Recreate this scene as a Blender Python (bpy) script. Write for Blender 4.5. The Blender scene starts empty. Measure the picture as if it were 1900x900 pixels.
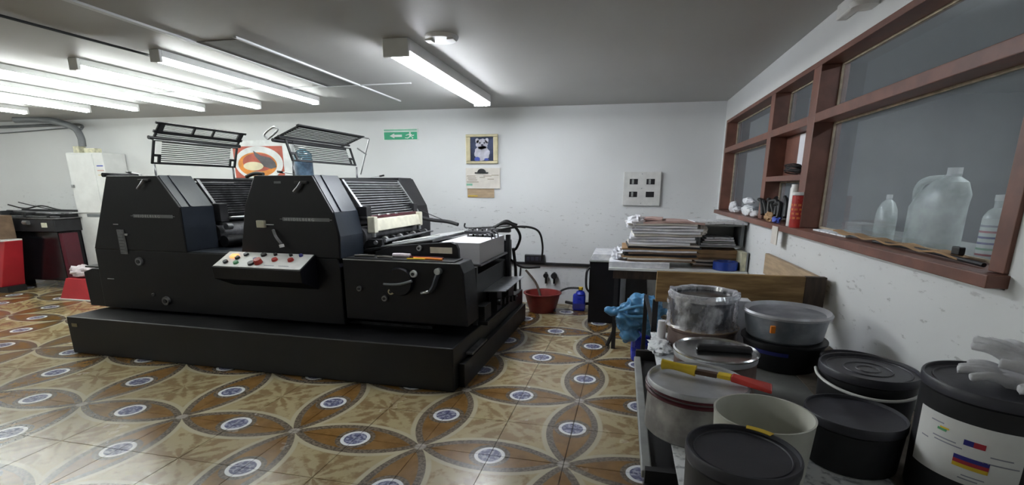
import bpy, bmesh, math, random
from mathutils import Vector, Matrix, noise
random.seed(7)
PI = math.pi
S = bpy.context.scene
COL = S.collection

# ------------------------------------------------------------------ camera
cd = bpy.data.cameras.new('camera')
cam = bpy.data.objects.new('camera', cd)
COL.objects.link(cam)
R = Matrix(((0.97929797, 0.20239021, 0.00370029),
            (-0.0512942, 0.23042915, 0.97173624),
            (0.19581724, -0.95180912, 0.23604025)))      # world -> camera
cam.matrix_world = Matrix.Translation((0, 0, 1.41)) @ R.transposed().to_4x4()
cd.sensor_fit = 'HORIZONTAL'
cd.sensor_width = 36.0
cd.lens = 906.6465 / 1900 * 36.0
cd.shift_x = (950 - 964.213) / 1900
cd.shift_y = -(450 - 567.4955) / 1900
cd.clip_start = 0.05
cd.clip_end = 60
S.camera = cam

# ------------------------------------------------------------------ world, exposure
w = bpy.data.worlds.new('world')
S.world = w
w.use_nodes = True
w.node_tree.nodes['Background'].inputs[0].default_value = (0.55, 0.6, 0.7, 1)
w.node_tree.nodes['Background'].inputs[1].default_value = 0.05
S.view_settings.view_transform = 'Standard'
S.view_settings.look = 'None'
S.view_settings.gamma = 1
S.view_settings.use_curve_mapping = False
S.view_settings.exposure = 1.55
S.cycles.use_denoising = True
S.cycles.max_bounces = 8
S.cycles.transparent_max_bounces = 12
TUBE = 17.0        # radiance of the fluorescent tubes

# ------------------------------------------------------------------ materials
class NT:
    def __init__(s, m):
        m.use_nodes = True
        s.t = m.node_tree
        s.p = s.t.nodes['Principled BSDF']
        s.out = s.t.nodes['Material Output']
    def n(s, t, **k):
        x = s.t.nodes.new(t)
        for a, b in k.items(): setattr(x, a, b)
        return x
    def l(s, a, b): s.t.links.new(a, b)
    def m(s, op, a, b=0.0, c=None):
        x = s.n('ShaderNodeMath', operation=op)
        for i, v in enumerate((a, b, c)):
            if v is None: continue
            if isinstance(v, (int, float)): x.inputs[i].default_value = v
            else: s.l(v, x.inputs[i])
        return x.outputs[0]
    def step(s, v, lo, hi):
        x = s.n('ShaderNodeMapRange', interpolation_type='SMOOTHSTEP')
        s.l(v, x.inputs[0]); x.inputs[1].default_value = lo; x.inputs[2].default_value = hi
        return x.outputs[0]
    def mix(s, f, a, b):
        x = s.n('ShaderNodeMix', data_type='RGBA')
        if isinstance(f, (int, float)): x.inputs[0].default_value = f
        else: s.l(f, x.inputs[0])
        for i, v in ((6, a), (7, b)):
            if isinstance(v, tuple): x.inputs[i].default_value = (*v[:3], 1)
            else: s.l(v, x.inputs[i])
        return x.outputs[2]
    def noise(s, vec, scale, det=3, rough=.55):
        x = s.n('ShaderNodeTexNoise'); x.inputs['Scale'].default_value = scale
        x.inputs['Detail'].default_value = det; x.inputs['Roughness'].default_value = rough
        if vec is not None: s.l(vec, x.inputs['Vector'])
        return x.outputs[0]
    def coords(s, kind='Object', scale=None):
        c = s.n('ShaderNodeTexCoord').outputs[kind]
        if scale:
            mp = s.n('ShaderNodeMapping'); mp.inputs['Scale'].default_value = scale
            s.l(c, mp.inputs[0]); c = mp.outputs[0]
        return c
    def bump(s, h, strength=.2, dist=.01):
        b = s.n('ShaderNodeBump'); b.inputs['Strength'].default_value = strength
        b.inputs['Distance'].default_value = dist
        s.l(h, b.inputs['Height']); s.l(b.outputs[0], s.p.inputs['Normal'])

M = {}
def mat(name, col, rough=.5, metal=0.0, var=.12, scale=6, bump=0, stretch=None, spec=None, coat=0, col2=None, lo=.35, hi=.7):
    m = bpy.data.materials.new(name)
    k = NT(m)
    c = k.coords('Object', stretch)
    nz = k.noise(c, scale, 4)
    if col2 is None: col2 = tuple(min(1, x * (1 + var)) for x in col); col_ = tuple(x * (1 - var) for x in col)
    else: col_ = col
    k.l(k.mix(k.step(nz, lo, hi), col_, col2), k.p.inputs['Base Color'])
    k.p.inputs['Metallic'].default_value = metal
    r = k.n('ShaderNodeMapRange'); k.l(nz, r.inputs[0])
    r.inputs[3].default_value = max(.02, rough - .08); r.inputs[4].default_value = min(1, rough + .08)
    k.l(r.outputs[0], k.p.inputs['Roughness'])
    if spec is not None: k.p.inputs['Specular IOR Level'].default_value = spec
    if coat: k.p.inputs['Coat Weight'].default_value = coat; k.p.inputs['Coat Roughness'].default_value = .1
    if bump: k.bump(k.noise(c, scale * 6, 3), bump, .004)
    M[name] = m
    return m
def emit(name, col, strength):
    m = bpy.data.materials.new(name); k = NT(m)
    k.p.inputs['Base Color'].default_value = (.8, .8, .8, 1)
    k.p.inputs['Emission Color'].default_value = (*col, 1)
    k.p.inputs['Emission Strength'].default_value = strength
    M[name] = m
    return m

mat('press_paint', (.0042, .0042, .0068), .42, 0, .2, 5, .12, spec=.32)
mat('press_blue', (.016, .021, .030), .36, 0, .15, 5, .1)
mat('plinth_paint', (.0042, .0042, .0052), .42, 0, .25, 4, .1, spec=.4)
mat('black_iron', (.012, .012, .014), .5, 0, .3, 12)
mat('dark_mech', (.02, .02, .022), .45, .5, .5, 14)
mat('rubber', (.012, .012, .013), .55, 0, .2, 10)
mat('steel', (.45, .46, .47), .32, .9, .15, 10)
mat('chrome', (.7, .7, .7), .18, 1, .1, 8)
mat('aluminium', (.62, .64, .67), .3, .85, .12, 9, stretch=(1, 8, 1))
mat('worn_steel', (.20, .20, .21), .4, .8, .4, 9)
mat('cream_enamel', (.62, .60, .48), .35, 0, .12, 9)
mat('white_enamel', (.72, .73, .72), .4, 0, .05, 6)
mat('white_plastic', (.75, .75, .74), .4, 0, .05, 8)
mat('panel_white', (.68, .68, .66), .4, 0, .06, 14)
mat('paper', (.80, .80, .84), .7, 0, .04, 12)
mat('paper_edge', (.46, .45, .46), .8, 0, .06, 60, stretch=(1, 1, 30))
mat('paper_warm', (.70, .66, .60), .75, 0, .08, 8)
mat('paper_pink', (.55, .38, .34), .75, 0, .12, 8)
mat('paper_print', (.62, .63, .68), .7, 0, .3, 16, col2=(.84, .84, .86))
mat('cardboard', (.36, .22, .11), .8, 0, .12, 10)
mat('cardboard_dark', (.17, .11, .07), .8, 0, .2, 10)
mat('newsprint', (.34, .36, .40), .8, 0, .2, 40, col2=(.80, .82, .84), lo=.30, hi=.50)
mat('wood', (.22, .125, .045), .55, 0, .3, 5, .2, stretch=(1, 1, 9), col2=(.40, .25, .10))
mat('wood_dark', (.055, .034, .022), .55, 0, .3, 5, stretch=(8, 1, 1))
mat('wood_pale', (.42, .31, .20), .6, 0, .15, 6, stretch=(1, 1, 8))
mat('window_wood', (.185, .078, .055), .45, 0, .18, 8, .1)
mat('putty', (.48, .40, .30), .8, 0, .2, 20)
mat('black_plastic', (.014, .014, .017), .42, 0, .3, 9)
mat('lid_plastic', (.045, .045, .058), .42, 0, .25, 7, .1)
mat('navy_plastic', (.012, .016, .035), .4)
mat('tin', (.50, .50, .51), .36, .75, .2, 8)
mat('tin_lid', (.50, .51, .54), .42, .35, .2, 7)
mat('tin_dirty', (.22, .21, .21), .5, .4, .5, 9, col2=(.50, .49, .48))
mat('tin_brown', (.10, .065, .055), .5, .3, .4, 9, col2=(.22, .16, .14))
mat('maroon_ink', (.07, .008, .015), .3, 0, .3, 12)
mat('ink', (.006, .006, .008), .2, 0, .2, 20)
mat('tub_plastic', (.56, .56, .50), .45, 0, .08, 6)
mat('pot_metal', (.17, .19, .22), .4, .45, .4, 6, col2=(.42, .44, .48))
mat('blue_print', (.03, .035, .22), .4, 0, .2, 10)
mat('blue_plastic', (.012, .03, .42), .3, 0, .15, 9)
mat('blue_tape', (.01, .04, .26), .35, 0, .15, 9)
mat('bag_blue', (.07, .22, .40), .35, 0, .25, 9, .25)
mat('basin_red', (.22, .025, .022), .42, 0, .15, 8)
mat('red_paint', (.42, .02, .03), .42, 0, .1, 5)
mat('maroon_paint', (.075, .006, .016), .45, 0, .1, 5)
mat('red_can', (.42, .02, .018), .3, 0, .15, 9)
mat('orange_label', (.60, .16, .04), .4, 0, .2, 30)
mat('yellow', (.72, .50, .03), .4, 0, .15, 12)
mat('orange', (.75, .22, .02), .4)
mat('red', (.45, .03, .02), .4, 0, .25, 10)
mat('brown_ink', (.07, .035, .02), .4)
mat('green_sign', (.02, .36, .18), .5, 0, .06, 9)
mat('green_pale', (.25, .55, .40), .5)
mat('sign_white', (.80, .86, .82), .5)
mat('gilt', (.58, .52, .34), .35, .3, .1, 12)
mat('gilt_dark', (.22, .19, .10), .4, .3)
mat('photo_blue', (.05, .065, .13), .25, 0, .4, 5)
mat('fur_white', (.52, .52, .60), .6, 0, .25, 9)
mat('dark_spot', (.03, .03, .05), .5)
mat('photo_vase', (.06, .10, .45), .4)
mat('glove_cloth', (.66, .66, .69), .9, 0, .15, 14, .5)
mat('grey_paint', (.30, .31, .30), .5, 0, .15, 8)
mat('conduit_grey', (.16, .17, .18), .5)
mat('pale_box', (.60, .58, .42), .5, 0, .25, 15)
mat('cloth_pale', (.62, .55, .58), .8, 0, .15, 12, .4)
mat('poster_red', (.50, .10, .06), .5, 0, .2, 6)
mat('poster_orange', (.78, .28, .04), .5, 0, .2, 6)
mat('poster_dark', (.10, .09, .10), .5, 0, .3, 6)
mat('poster_cream', (.82, .74, .50), .5, 0, .1, 6)
mat('poster_white', (.80, .82, .82), .5)
mat('bottle_label', (.03, .06, .10), .4, 0, .5, 12, col2=(.10, .17, .26))
mat('water_blue', (.12, .22, .28), .15, 0, .2, 8)
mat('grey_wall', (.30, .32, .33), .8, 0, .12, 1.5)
mat('flag_blue', (.03, .03, .25), .4)
mat('flag_red', (.45, .03, .05), .4)
mat('text_grey', (.28, .29, .35), .6)
mat('green_tape', (.10, .35, .16), .5)
mat('glow_orange', (.85, .30, .10), .4)
M['glow_orange'].node_tree.nodes['Principled BSDF'].inputs['Emission Color'].default_value = (1, .3, .1, 1)
M['glow_orange'].node_tree.nodes['Principled BSDF'].inputs['Emission Strength'].default_value = .6
emit('tube_glow', (.95, 1.0, .97), TUBE * .9)
emit('tube_glow_cool', (.90, .94, 1.0), TUBE * 1.65)
emit('tube_glow_added', (.88, .95, 1.0), TUBE * 1.1)

def wall_mat(name, col, marks=True, lo=.45, hi=1.35):
    m = bpy.data.materials.new(name); k = NT(m)
    pos = k.n('ShaderNodeNewGeometry').outputs['Position']
    sep = k.n('ShaderNodeSeparateXYZ'); k.l(pos, sep.inputs[0])
    base = k.mix(k.step(k.noise(pos, .8, 4), .3, .7), tuple(c * .93 for c in col), col)
    if marks:
        mp = k.n('ShaderNodeMapping'); mp.inputs['Scale'].default_value = (1, 1, 3.4); k.l(pos, mp.inputs[0])
        nz = k.noise(mp.outputs[0], 11, 5, .66)
        z = sep.outputs[2]
        band = k.m('MULTIPLY', k.step(z, lo - .35, lo + .1), k.m('SUBTRACT', 1, k.step(z, hi - .25, hi + .1)))
        mk = k.m('MULTIPLY', k.step(nz, .60, .68), band)
        big = k.m('MULTIPLY', k.step(k.noise(pos, 3.1, 5, .7), .52, .72), k.m('SUBTRACT', 1, k.step(z, .15, .55)))
        base = k.mix(k.m('MULTIPLY', mk, .55), base, (.28, .28, .28))
        base = k.mix(k.m('MULTIPLY', big, .45), base, (.20, .19, .17))
    k.l(base, k.p.inputs['Base Color'])
    k.p.inputs['Roughness'].default_value = .55
    k.bump(k.noise(pos, 14, 4), .12, .01)
    M[name] = m
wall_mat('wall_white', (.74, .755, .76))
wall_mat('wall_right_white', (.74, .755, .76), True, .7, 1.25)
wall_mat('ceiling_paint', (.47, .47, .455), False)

def glass_mat():
    m = bpy.data.materials.new('dusty_glass'); k = NT(m)
    pos = k.coords('Object')
    tr = k.n('ShaderNodeBsdfTransparent'); tr.inputs[0].default_value = (.93, .95, .96, 1)
    df = k.n('ShaderNodeBsdfDiffuse'); df.inputs[0].default_value = (.46, .50, .55, 1)
    gl = k.n('ShaderNodeBsdfGlossy'); gl.inputs['Roughness'].default_value = .04; gl.inputs[0].default_value = (.9, .9, .9, 1)
    f = k.n('ShaderNodeMapRange'); k.l(k.noise(pos, 2.2, 4), f.inputs[0]); f.inputs[3].default_value = .15; f.inputs[4].default_value = .22
    a = k.n('ShaderNodeMixShader'); k.l(f.outputs[0], a.inputs[0]); k.l(tr.outputs[0], a.inputs[1]); k.l(df.outputs[0], a.inputs[2])
    fr = k.n('ShaderNodeFresnel'); fr.inputs[0].default_value = 1.35
    front = k.m('SUBTRACT', 1, k.n('ShaderNodeNewGeometry').outputs['Backfacing'])
    b = k.n('ShaderNodeMixShader'); k.l(k.m('MULTIPLY', fr.outputs[0], front), b.inputs[0]); k.l(a.outputs[0], b.inputs[1]); k.l(gl.outputs[0], b.inputs[2])
    k.l(b.outputs[0], k.out.inputs[0]); M['dusty_glass'] = m
glass_mat()
def film_mat(name, dcol, amount, tcol=(.9, .9, .9), rough=.12, lo=.3, hi=.7, k0=.4, k1=1.5, sc=(1, 1, 1)):
    m = bpy.data.materials.new(name); k = NT(m)
    pos = k.coords('Object', sc)
    tr = k.n('ShaderNodeBsdfTransparent'); tr.inputs[0].default_value = (*tcol, 1)
    df = k.n('ShaderNodeBsdfDiffuse'); df.inputs[0].default_value = (*dcol, 1)
    gl = k.n('ShaderNodeBsdfGlossy'); gl.inputs['Roughness'].default_value = rough
    f = k.n('ShaderNodeMapRange'); k.l(k.noise(pos, 11, 4), f.inputs[0]); f.inputs[1].default_value = lo; f.inputs[2].default_value = hi
    f.inputs[3].default_value = amount * k0; f.inputs[4].default_value = min(1, amount * k1)
    a = k.n('ShaderNodeMixShader'); k.l(f.outputs[0], a.inputs[0]); k.l(tr.outputs[0], a.inputs[1]); k.l(df.outputs[0], a.inputs[2])
    b = k.n('ShaderNodeMixShader'); b.inputs[0].default_value = .12; k.l(a.outputs[0], b.inputs[1]); k.l(gl.outputs[0], b.inputs[2])
    k.l(b.outputs[0], k.out.inputs[0]); M[name] = m
film_mat('plastic_film', (.82, .82, .88), .5, (.93, .93, .95), .10, .40, .66, .2, 1.3, (2.2, 2.2, 1.1))
film_mat('plastic_rim', (.82, .82, .86), .7)
film_mat('jug_translucent', (.70, .76, .72), .9, (.8, .85, .8), .3)
film_mat('clear_blue', (.14, .28, .36), .55, (.45, .62, .68), .08)

# glazed floor tiles: four-petal flower pattern laid out in the plane of the floor
TP, TO, TA = 0.803, (-0.234, 2.290), math.radians(-1.0)
def tile_mat():
    m = bpy.data.materials.new('glazed_tile'); k = NT(m)
    pos = k.n('ShaderNodeNewGeometry').outputs['Position']
    mp = k.n('ShaderNodeMapping'); mp.vector_type = 'TEXTURE'
    mp.inputs['Location'].default_value = (TO[0], TO[1], 0)
    mp.inputs['Rotation'].default_value = (0, 0, TA)
    mp.inputs['Scale'].default_value = (TP, TP, TP)
    k.l(pos, mp.inputs[0])
    sp = k.n('ShaderNodeSeparateXYZ'); k.l(mp.outputs[0], sp.inputs[0])
    u, v = sp.outputs[0], sp.outputs[1]
    fu, fv = k.m('FRACT', u), k.m('FRACT', v)
    su = k.m('SUBTRACT', u, k.m('ROUND', u)); sv = k.m('SUBTRACT', v, k.m('ROUND', v))
    tu, tv = k.m('SUBTRACT', fu, .5), k.m('SUBTRACT', fv, .5)
    W = .185; RR = (.25 + W * W) / (2 * W)
    sq = lambda a: k.m('MULTIPLY', a, a)
    def lens(t, s): return k.m('SUBTRACT', RR, k.m('SQRT', k.m('ADD', sq(t), sq(k.m('ADD', k.m('ABSOLUTE', s), RR - W)))))
    d = k.m('MAXIMUM', lens(tu, sv), lens(tv, su))
    md = k.m('MINIMUM', k.m('SQRT', k.m('ADD', sq(tu), sq(sv))), k.m('SQRT', k.m('ADD', sq(tv), sq(su))))
    nz = k.noise(pos, 9, 5, .6); fine = k.noise(pos, 60, 3)
    # cell: cream with a leafy brown star
    cr = k.m('SQRT', k.m('ADD', sq(tu), sq(tv)))
    ang = k.m('ARCTAN2', tu, tv)
    star = k.m('ABSOLUTE', k.m('COSINE', k.m('MULTIPLY', ang, 2)))
    leaf = k.m('ADD', k.m('MULTIPLY', k.noise(pos, 16, 4, .7), .55), k.m('MULTIPLY', k.m('SINE', k.m('ADD', k.m('MULTIPLY', star, 7), k.m('MULTIPLY', cr, 9))), .10))
    leaf = k.m('ADD', leaf, nz)
    cell = k.mix(k.step(leaf, .70, .90), (.36, .295, .160), (.225, .150, .070))
    cell = k.mix(k.step(d, -.045, -.03), cell, (.42, .37, .25))
    petal = k.mix(k.step(nz, .38, .66), (.22, .115, .030), (.155, .074, .015))
    border = k.mix(k.step(fine, .42, .58), (.085, .066, .046), (.17, .135, .096))
    c = k.mix(k.step(d, -.006, .0), cell, border)
    c = k.mix(k.step(d, .042, .050), c, petal)
    halo = k.m('SUBTRACT', 1, k.step(md, .135, .142))
    c = k.mix(halo, c, border)
    c = k.mix(k.m('SUBTRACT', 1, k.step(md, .101, .106)), c, (.72, .73, .74))
    med = k.mix(k.step(k.noise(pos, 42, 3), .45, .6), (.10, .105, .19), (.32, .33, .42))
    c = k.mix(k.m('SUBTRACT', 1, k.step(md, .077, .082)), c, med)
    node = k.m('SUBTRACT', 1, k.step(k.m('SQRT', k.m('ADD', sq(su), sq(sv))), .03, .05))
    c = k.mix(k.m('MULTIPLY', node, .7), c, (.42, .38, .33))
    dirt = k.step(k.noise(pos, 1.3, 5, .7), .45, .8)
    c = k.mix(k.m('MULTIPLY', dirt, .3), c, (.16, .12, .08))
    k.l(c, k.p.inputs['Base Color'])
    r = k.n('ShaderNodeMapRange'); k.l(k.noise(pos, 3, 4), r.inputs[0]); r.inputs[3].default_value = .14; r.inputs[4].default_value = .34
    k.l(r.outputs[0], k.p.inputs['Roughness'])
    k.p.inputs['Specular IOR Level'].default_value = .65
    k.bump(k.noise(pos, 5, 2), .05, .01)
    M['glazed_tile'] = m
tile_mat()
mat('grout', (.20, .17, .14), .9, 0, .2, 20)

# ------------------------------------------------------------------ mesh helpers
ORG = {}
def T(x, y, z): return Matrix.Translation((x, y, z))
def RZ(a): return Matrix.Rotation(a, 4, 'Z')
def RX(a): return Matrix.Rotation(a, 4, 'X')
def RY(a): return Matrix.Rotation(a, 4, 'Y')
class MB:
    def __init__(s, xf=None): s.v = []; s.f = []; s.sm = []; s.xf = xf
    def add(s, vs, fs, smooth=False):
        b = len(s.v)
        for p in vs:
            p = Vector(p)
            s.v.append(s.xf @ p if s.xf else p)
        for f in fs: s.f.append([b + i for i in f]); s.sm.append(smooth)
        return s
    def box(s, x0, x1, y0, y1, z0, z1, xf=None):
        vs = [Vector(p) for p in ((x0,y0,z0),(x1,y0,z0),(x1,y1,z0),(x0,y1,z0),(x0,y0,z1),(x1,y0,z1),(x1,y1,z1),(x0,y1,z1))]
        if xf: vs = [xf @ p for p in vs]
        return s.add(vs, [(3,2,1,0),(4,5,6,7),(0,1,5,4),(1,2,6,5),(2,3,7,6),(3,0,4,7)])
    def hexa(s, lo, hi):           # lo, hi: four corners each
        return s.add(list(lo) + list(hi), [(3,2,1,0),(4,5,6,7),(0,1,5,4),(1,2,6,5),(2,3,7,6),(3,0,4,7)])
    def prism(s, poly, a, b, axis='y', xf=None):
        n = len(poly)
        def P(p, t):
            q = {'y': (p[0], t, p[1]), 'x': (t, p[0], p[1]), 'z': (p[0], p[1], t)}[axis]
            return xf @ Vector(q) if xf else q
        vs = [P(p, a) for p in poly] + [P(p, b) for p in poly]
        fs = [tuple(range(n)), tuple(range(2*n-1, n-1, -1))] + [(i, n+i, n+(i+1) % n, (i+1) % n) for i in range(n)]
        return s.add(vs, fs)
    def cyl(s, p0, p1, r0, r1=None, n=16, caps=True):
        r1 = r0 if r1 is None else r1
        p0, p1 = Vector(p0), Vector(p1); d = (p1 - p0).normalized()
        a = d.orthogonal().normalized(); b = d.cross(a)
        vs = []
        for p, r in ((p0, r0), (p1, r1)):
            vs += [p + (a * math.cos(2*PI*i/n) + b * math.sin(2*PI*i/n)) * r for i in range(n)]
        s.add(vs, [(i, (i+1) % n, n+(i+1) % n, n+i) for i in range(n)], True)
        if caps:
            s.add(vs[:n], [tuple(range(n-1, -1, -1))]); s.add(vs[n:], [tuple(range(n))])
        return s
    def tube(s, pts, r, n=8):
        pts = [Vector(p) for p in pts]
        if len(pts) > 2: pts = spline(pts)
        rings = []; a = None
        for i, p in enumerate(pts):
            d = (pts[min(i+1, len(pts)-1)] - pts[max(i-1, 0)]).normalized()
            a = d.orthogonal().normalized() if a is None else (a - d * a.dot(d)).normalized()
            b = d.cross(a)
            rr = r(i / (len(pts)-1)) if callable(r) else r
            rings += [p + (a * math.cos(2*PI*j/n) + b * math.sin(2*PI*j/n)) * rr for j in range(n)]
        m = len(pts); fs = []
        for i in range(m-1):
            for j in range(n): fs.append((i*n+j, i*n+(j+1) % n, (i+1)*n+(j+1) % n, (i+1)*n+j))
        fs += [tuple(range(n-1, -1, -1)), tuple((m-1)*n+j for j in range(n))]
        return s.add(rings, fs, True)
    def lathe(s, c, prof, n=40, sx=1, sy=1, smooth=True, wob=None, xf=None):
        vs = []; m = len(prof)
        for i, (r, z) in enumerate(prof):
            for j in range(n):
                a = 2*PI*j/n; rr = r * (1 + (wob(a, z) if wob else 0))
                p = Vector((rr*math.cos(a)*sx, rr*math.sin(a)*sy, z))
                if xf: p = xf @ p
                vs.append(p + Vector(c))
        fs = [(i*n+j, i*n+(j+1) % n, (i+1)*n+(j+1) % n, (i+1)*n+j) for i in range(m-1) for j in range(n)]
        fs2 = []
        if prof[0][0] > 1e-5: fs2.append(tuple(range(n-1, -1, -1)))
        if prof[-1][0] > 1e-5: fs2.append(tuple((m-1)*n+j for j in range(n)))
        s.add(vs, fs + fs2, smooth)
        return s
    def build(s, name, m, parent=None, bevel=0, remesh=0, subsurf=0, org=None, sharp=35):
        me = bpy.data.meshes.new(name)
        if parent is not None: o0 = ORG[parent.name]
        elif org is not None: o0 = Vector(org)
        else:
            xs = [p.x for p in s.v]; ys = [p.y for p in s.v]; zs = [p.z for p in s.v]
            o0 = Vector(((min(xs)+max(xs))/2, (min(ys)+max(ys))/2, min(zs)))
        me.from_pydata([p - o0 for p in s.v], [], s.f)
        me.polygons.foreach_set('use_smooth', s.sm)
        me.update()
        bm = bmesh.new(); bm.from_mesh(me)
        bmesh.ops.remove_doubles(bm, verts=bm.verts, dist=1e-5)
        bmesh.ops.recalc_face_normals(bm, faces=bm.faces)
        for e in bm.edges:
            if len(e.link_faces) == 2 and e.calc_face_angle(0) > math.radians(sharp): e.smooth = False
        bm.to_mesh(me); bm.free()
        me.materials.append(M[m] if isinstance(m, str) else m)
        o = bpy.data.objects.new(name, me); COL.objects.link(o)
        if parent is not None: o.parent = parent
        else: o.location = o0
        ORG[o.name] = o0.copy()
        if remesh:
            q = o.modifiers.new('remesh', 'REMESH'); q.mode = 'VOXEL'; q.voxel_size = remesh; q.use_smooth_shade = True
            q = o.modifiers.new('smooth', 'SMOOTH'); q.iterations = 3
        if bevel:
            q = o.modifiers.new('bevel', 'BEVEL'); q.width = bevel; q.segments = 2; q.limit_method = 'ANGLE'; q.angle_limit = math.radians(40)
        if subsurf:
            q = o.modifiers.new('sub', 'SUBSURF'); q.levels = q.render_levels = subsurf
        return o
def spline(p, k=6):
    out = []
    for i in range(len(p)-1):
        p0, p1, p2, p3 = p[max(i-1, 0)], p[i], p[i+1], p[min(i+2, len(p)-1)]
        for j in range(k):
            t = j / k
            out.append(.5*((2*p1)+(p2-p0)*t+(2*p0-5*p1+4*p2-p3)*t*t+(3*p1-p0-3*p2+p3)*t**3))
    out.append(p[-1]); return out
def tag(o, label, cat, group=None):
    o['label'] = label; o['category'] = cat
    if group: o['group'] = group
    return o
def thing(name, label, cat, loc, group=None, rz=0, local=False):
    o = bpy.data.objects.new(name, None); COL.objects.link(o)
    o.location = loc; o.rotation_euler = (0, 0, rz); o.empty_display_size = .05
    ORG[o.name] = Vector((0, 0, 0)) if local else Vector(loc)
    return tag(o, label, cat, group)
def struct(o): o['kind'] = 'structure'; return o
def stuff(o): o['kind'] = 'stuff'; return o
def dup(o, loc, label=None, parent=None):
    r = o.copy(); COL.objects.link(r)
    if parent is None: r.location = loc
    else: r.parent = parent
    if label: r['label'] = label
    for ch in list(o.children): dup(ch, None, None, r)
    return r
def cube(name, m, x0, x1, y0, y1, z0, z1, parent=None, bevel=0, xf=None):
    return MB(xf).box(x0, x1, y0, y1, z0, z1).build(name, m, parent, bevel)

WT = .15
CE, BY, WX = 2.31, 5.892, 1.035      # ceiling height, back wall, right wall
LX, FY = -10.5, -3.2
# ================================================================== the shell
fl = struct(cube('floor', 'grout', LX, WX, FY, BY, -.12, -.006))
ca, sa = math.cos(TA), math.sin(TA); H = TP / 2
cells = []
for i in range(-30, 8):
    for j in range(-14, 12):
        cx, cy = (i + .5) * H, (j + .5) * H
        x, y = TO[0] + cx*ca - cy*sa, TO[1] + cx*sa + cy*ca
        if x < LX + .15 or x > WX - .01 or y < FY + .2 or y > BY - .01: continue
        q = R @ Vector((x, y, -1.41))
        px, py = (964 + 906.6*q.x/-q.z, 567 - 906.6*q.y/-q.z) if q.z < -.2 else (1e4, 1e4)
        seen = -60 < px < 1260 and 540 < py < 960
        hid = (-4.4 < x < -1.3 and 3.3 < y < 5.0)
        cells.append((0 if seen and not hid else 1, (x*x + y*y), x, y))
cells.sort()
g = .0018
tb = MB()
tb.box(-H/2+g, H/2-g, -H/2+g, H/2-g, -.006, 0)
tile0 = None
rest = MB()
for n, (a, b, x, y) in enumerate(cells):
    if n < 290:
        if tile0 is None:
            tile0 = tb.build('tile', 'glazed_tile', None, 0, org=(0, 0, 0)); tile0.parent = fl
            q = tile0
        else:
            q = tile0.copy(); COL.objects.link(q)
        q.location = Vector((x, y, random.uniform(0, .0006))) - ORG['floor']
        q.rotation_euler = (0, 0, TA)
    else:
        rest.box(-H/2+g, H/2-g, -H/2+g, H/2-g, -.006, 0, T(x, y, 0) @ RZ(TA))
stuff(rest.build('tile_field', 'glazed_tile', fl))

wb = struct(cube('wall_back', 'wall_white', LX - .1, WX + WT, BY, BY + .15, -.12, CE))
struct(cube('wall_left', 'wall_white', LX - .15, LX, FY, BY, -.12, CE))
struct(cube('wall_front', 'wall_white', LX, WX + 3.2, FY - .15, FY, -.12, CE))
WT = .15
y0, y1, z0, z1 = 1.55, 5.755, 1.14, 2.095
m = MB()
m.box(WX, WX+WT, FY, BY, -.12, z0).box(WX, WX+WT, FY, BY, z1, CE).box(WX, WX+WT, FY, y0, z0, z1).box(WX, WX+WT, y1, BY, z0, z1)
wr = struct(m.build('wall_right', 'wall_right_white'))
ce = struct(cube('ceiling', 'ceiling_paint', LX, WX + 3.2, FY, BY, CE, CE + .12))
m = MB()
for (xa, ya, xb, yb, wd) in ((-2.745, -1.0, -2.745, 4.40, .035), (-2.40, 2.90, -2.40, 5.25, .020), (-5.3, 4.40, -1.9, 4.40, .020)):
    if xa == xb: m.box(xa-wd/2, xa+wd/2, ya, yb, CE-.012, CE)
    else: m.box(xa, xb, ya-wd/2, ya+wd/2, CE-.008, CE)
struct(m.build('trim_1', 'wall_white', None))
mat('ceiling_shade', (.22, .22, .215), .8)
struct(cube('ceiling_shade_panel', 'ceiling_shade', -2.73, -2.41, 2.95, 4.38, CE-.006, CE))  # flat slab, its dark colour paints the shading of a sunken ceiling panel
# wall surface in the next room
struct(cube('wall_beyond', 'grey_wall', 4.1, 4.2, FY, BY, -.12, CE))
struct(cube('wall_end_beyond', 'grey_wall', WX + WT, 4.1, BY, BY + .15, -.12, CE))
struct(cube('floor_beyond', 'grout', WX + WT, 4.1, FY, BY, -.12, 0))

# ------------------------------------------------------------------ window with deep timber members
ww = struct(cube('window_1', 'window_wood', WX-.055, WX+.14, y0-.01, y1, z0+.005, z0+.042, None, .003))
ww['label'] = 'long red-brown timber window with dusty panes in the right wall'
def member(nm, a, b, c, d): return cube(nm, 'window_wood', WX-.012, WX+.13, a, b, c, d, ww, .003)
FW = .055
member('frame_bar', y0, y1, z1-.03, z1); member('frame_bar', y0, y0+.062, z0+.045, z1-.03); member('frame_bar', y1-FW, y1, z0+.045, z1-.03)
M1, M2 = (4.01, 4.11), (3.165, 3.275)
rz0, rz1 = 1.775, 1.815
member('mullion', M1[0], M1[1], z0+.045, z1-.03); member('mullion', M2[0], M2[1], z0+.045, z1-.03)
for a, b in ((y0+.062, M2[0]), (M2[1], M1[0]), (M1[1], y1-FW)): member('transom', a, b, rz0-.01, rz1)
member('compartment_shelf', M2[1], M1[0], 1.455, 1.49)
GX = WX + .10
def pane(a, b, c, d):
    cube('glass_pane', 'dusty_glass', GX, GX+.005, a, b, c, d, ww)
    s_ = MB()
    for q in ((a, b, c, c+.01), (a, b, d-.01, d), (a, a+.01, c, d), (b-.01, b, c, d)): s_.box(GX-.012, GX-.001, q[0], q[1], q[2], q[3])
    s_.build('putty_bead', 'putty', ww)
pane(y0+.062, M2[0], z0+.045, rz0-.01); pane(y0+.062, M2[0], rz1, z1-.03)
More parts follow.
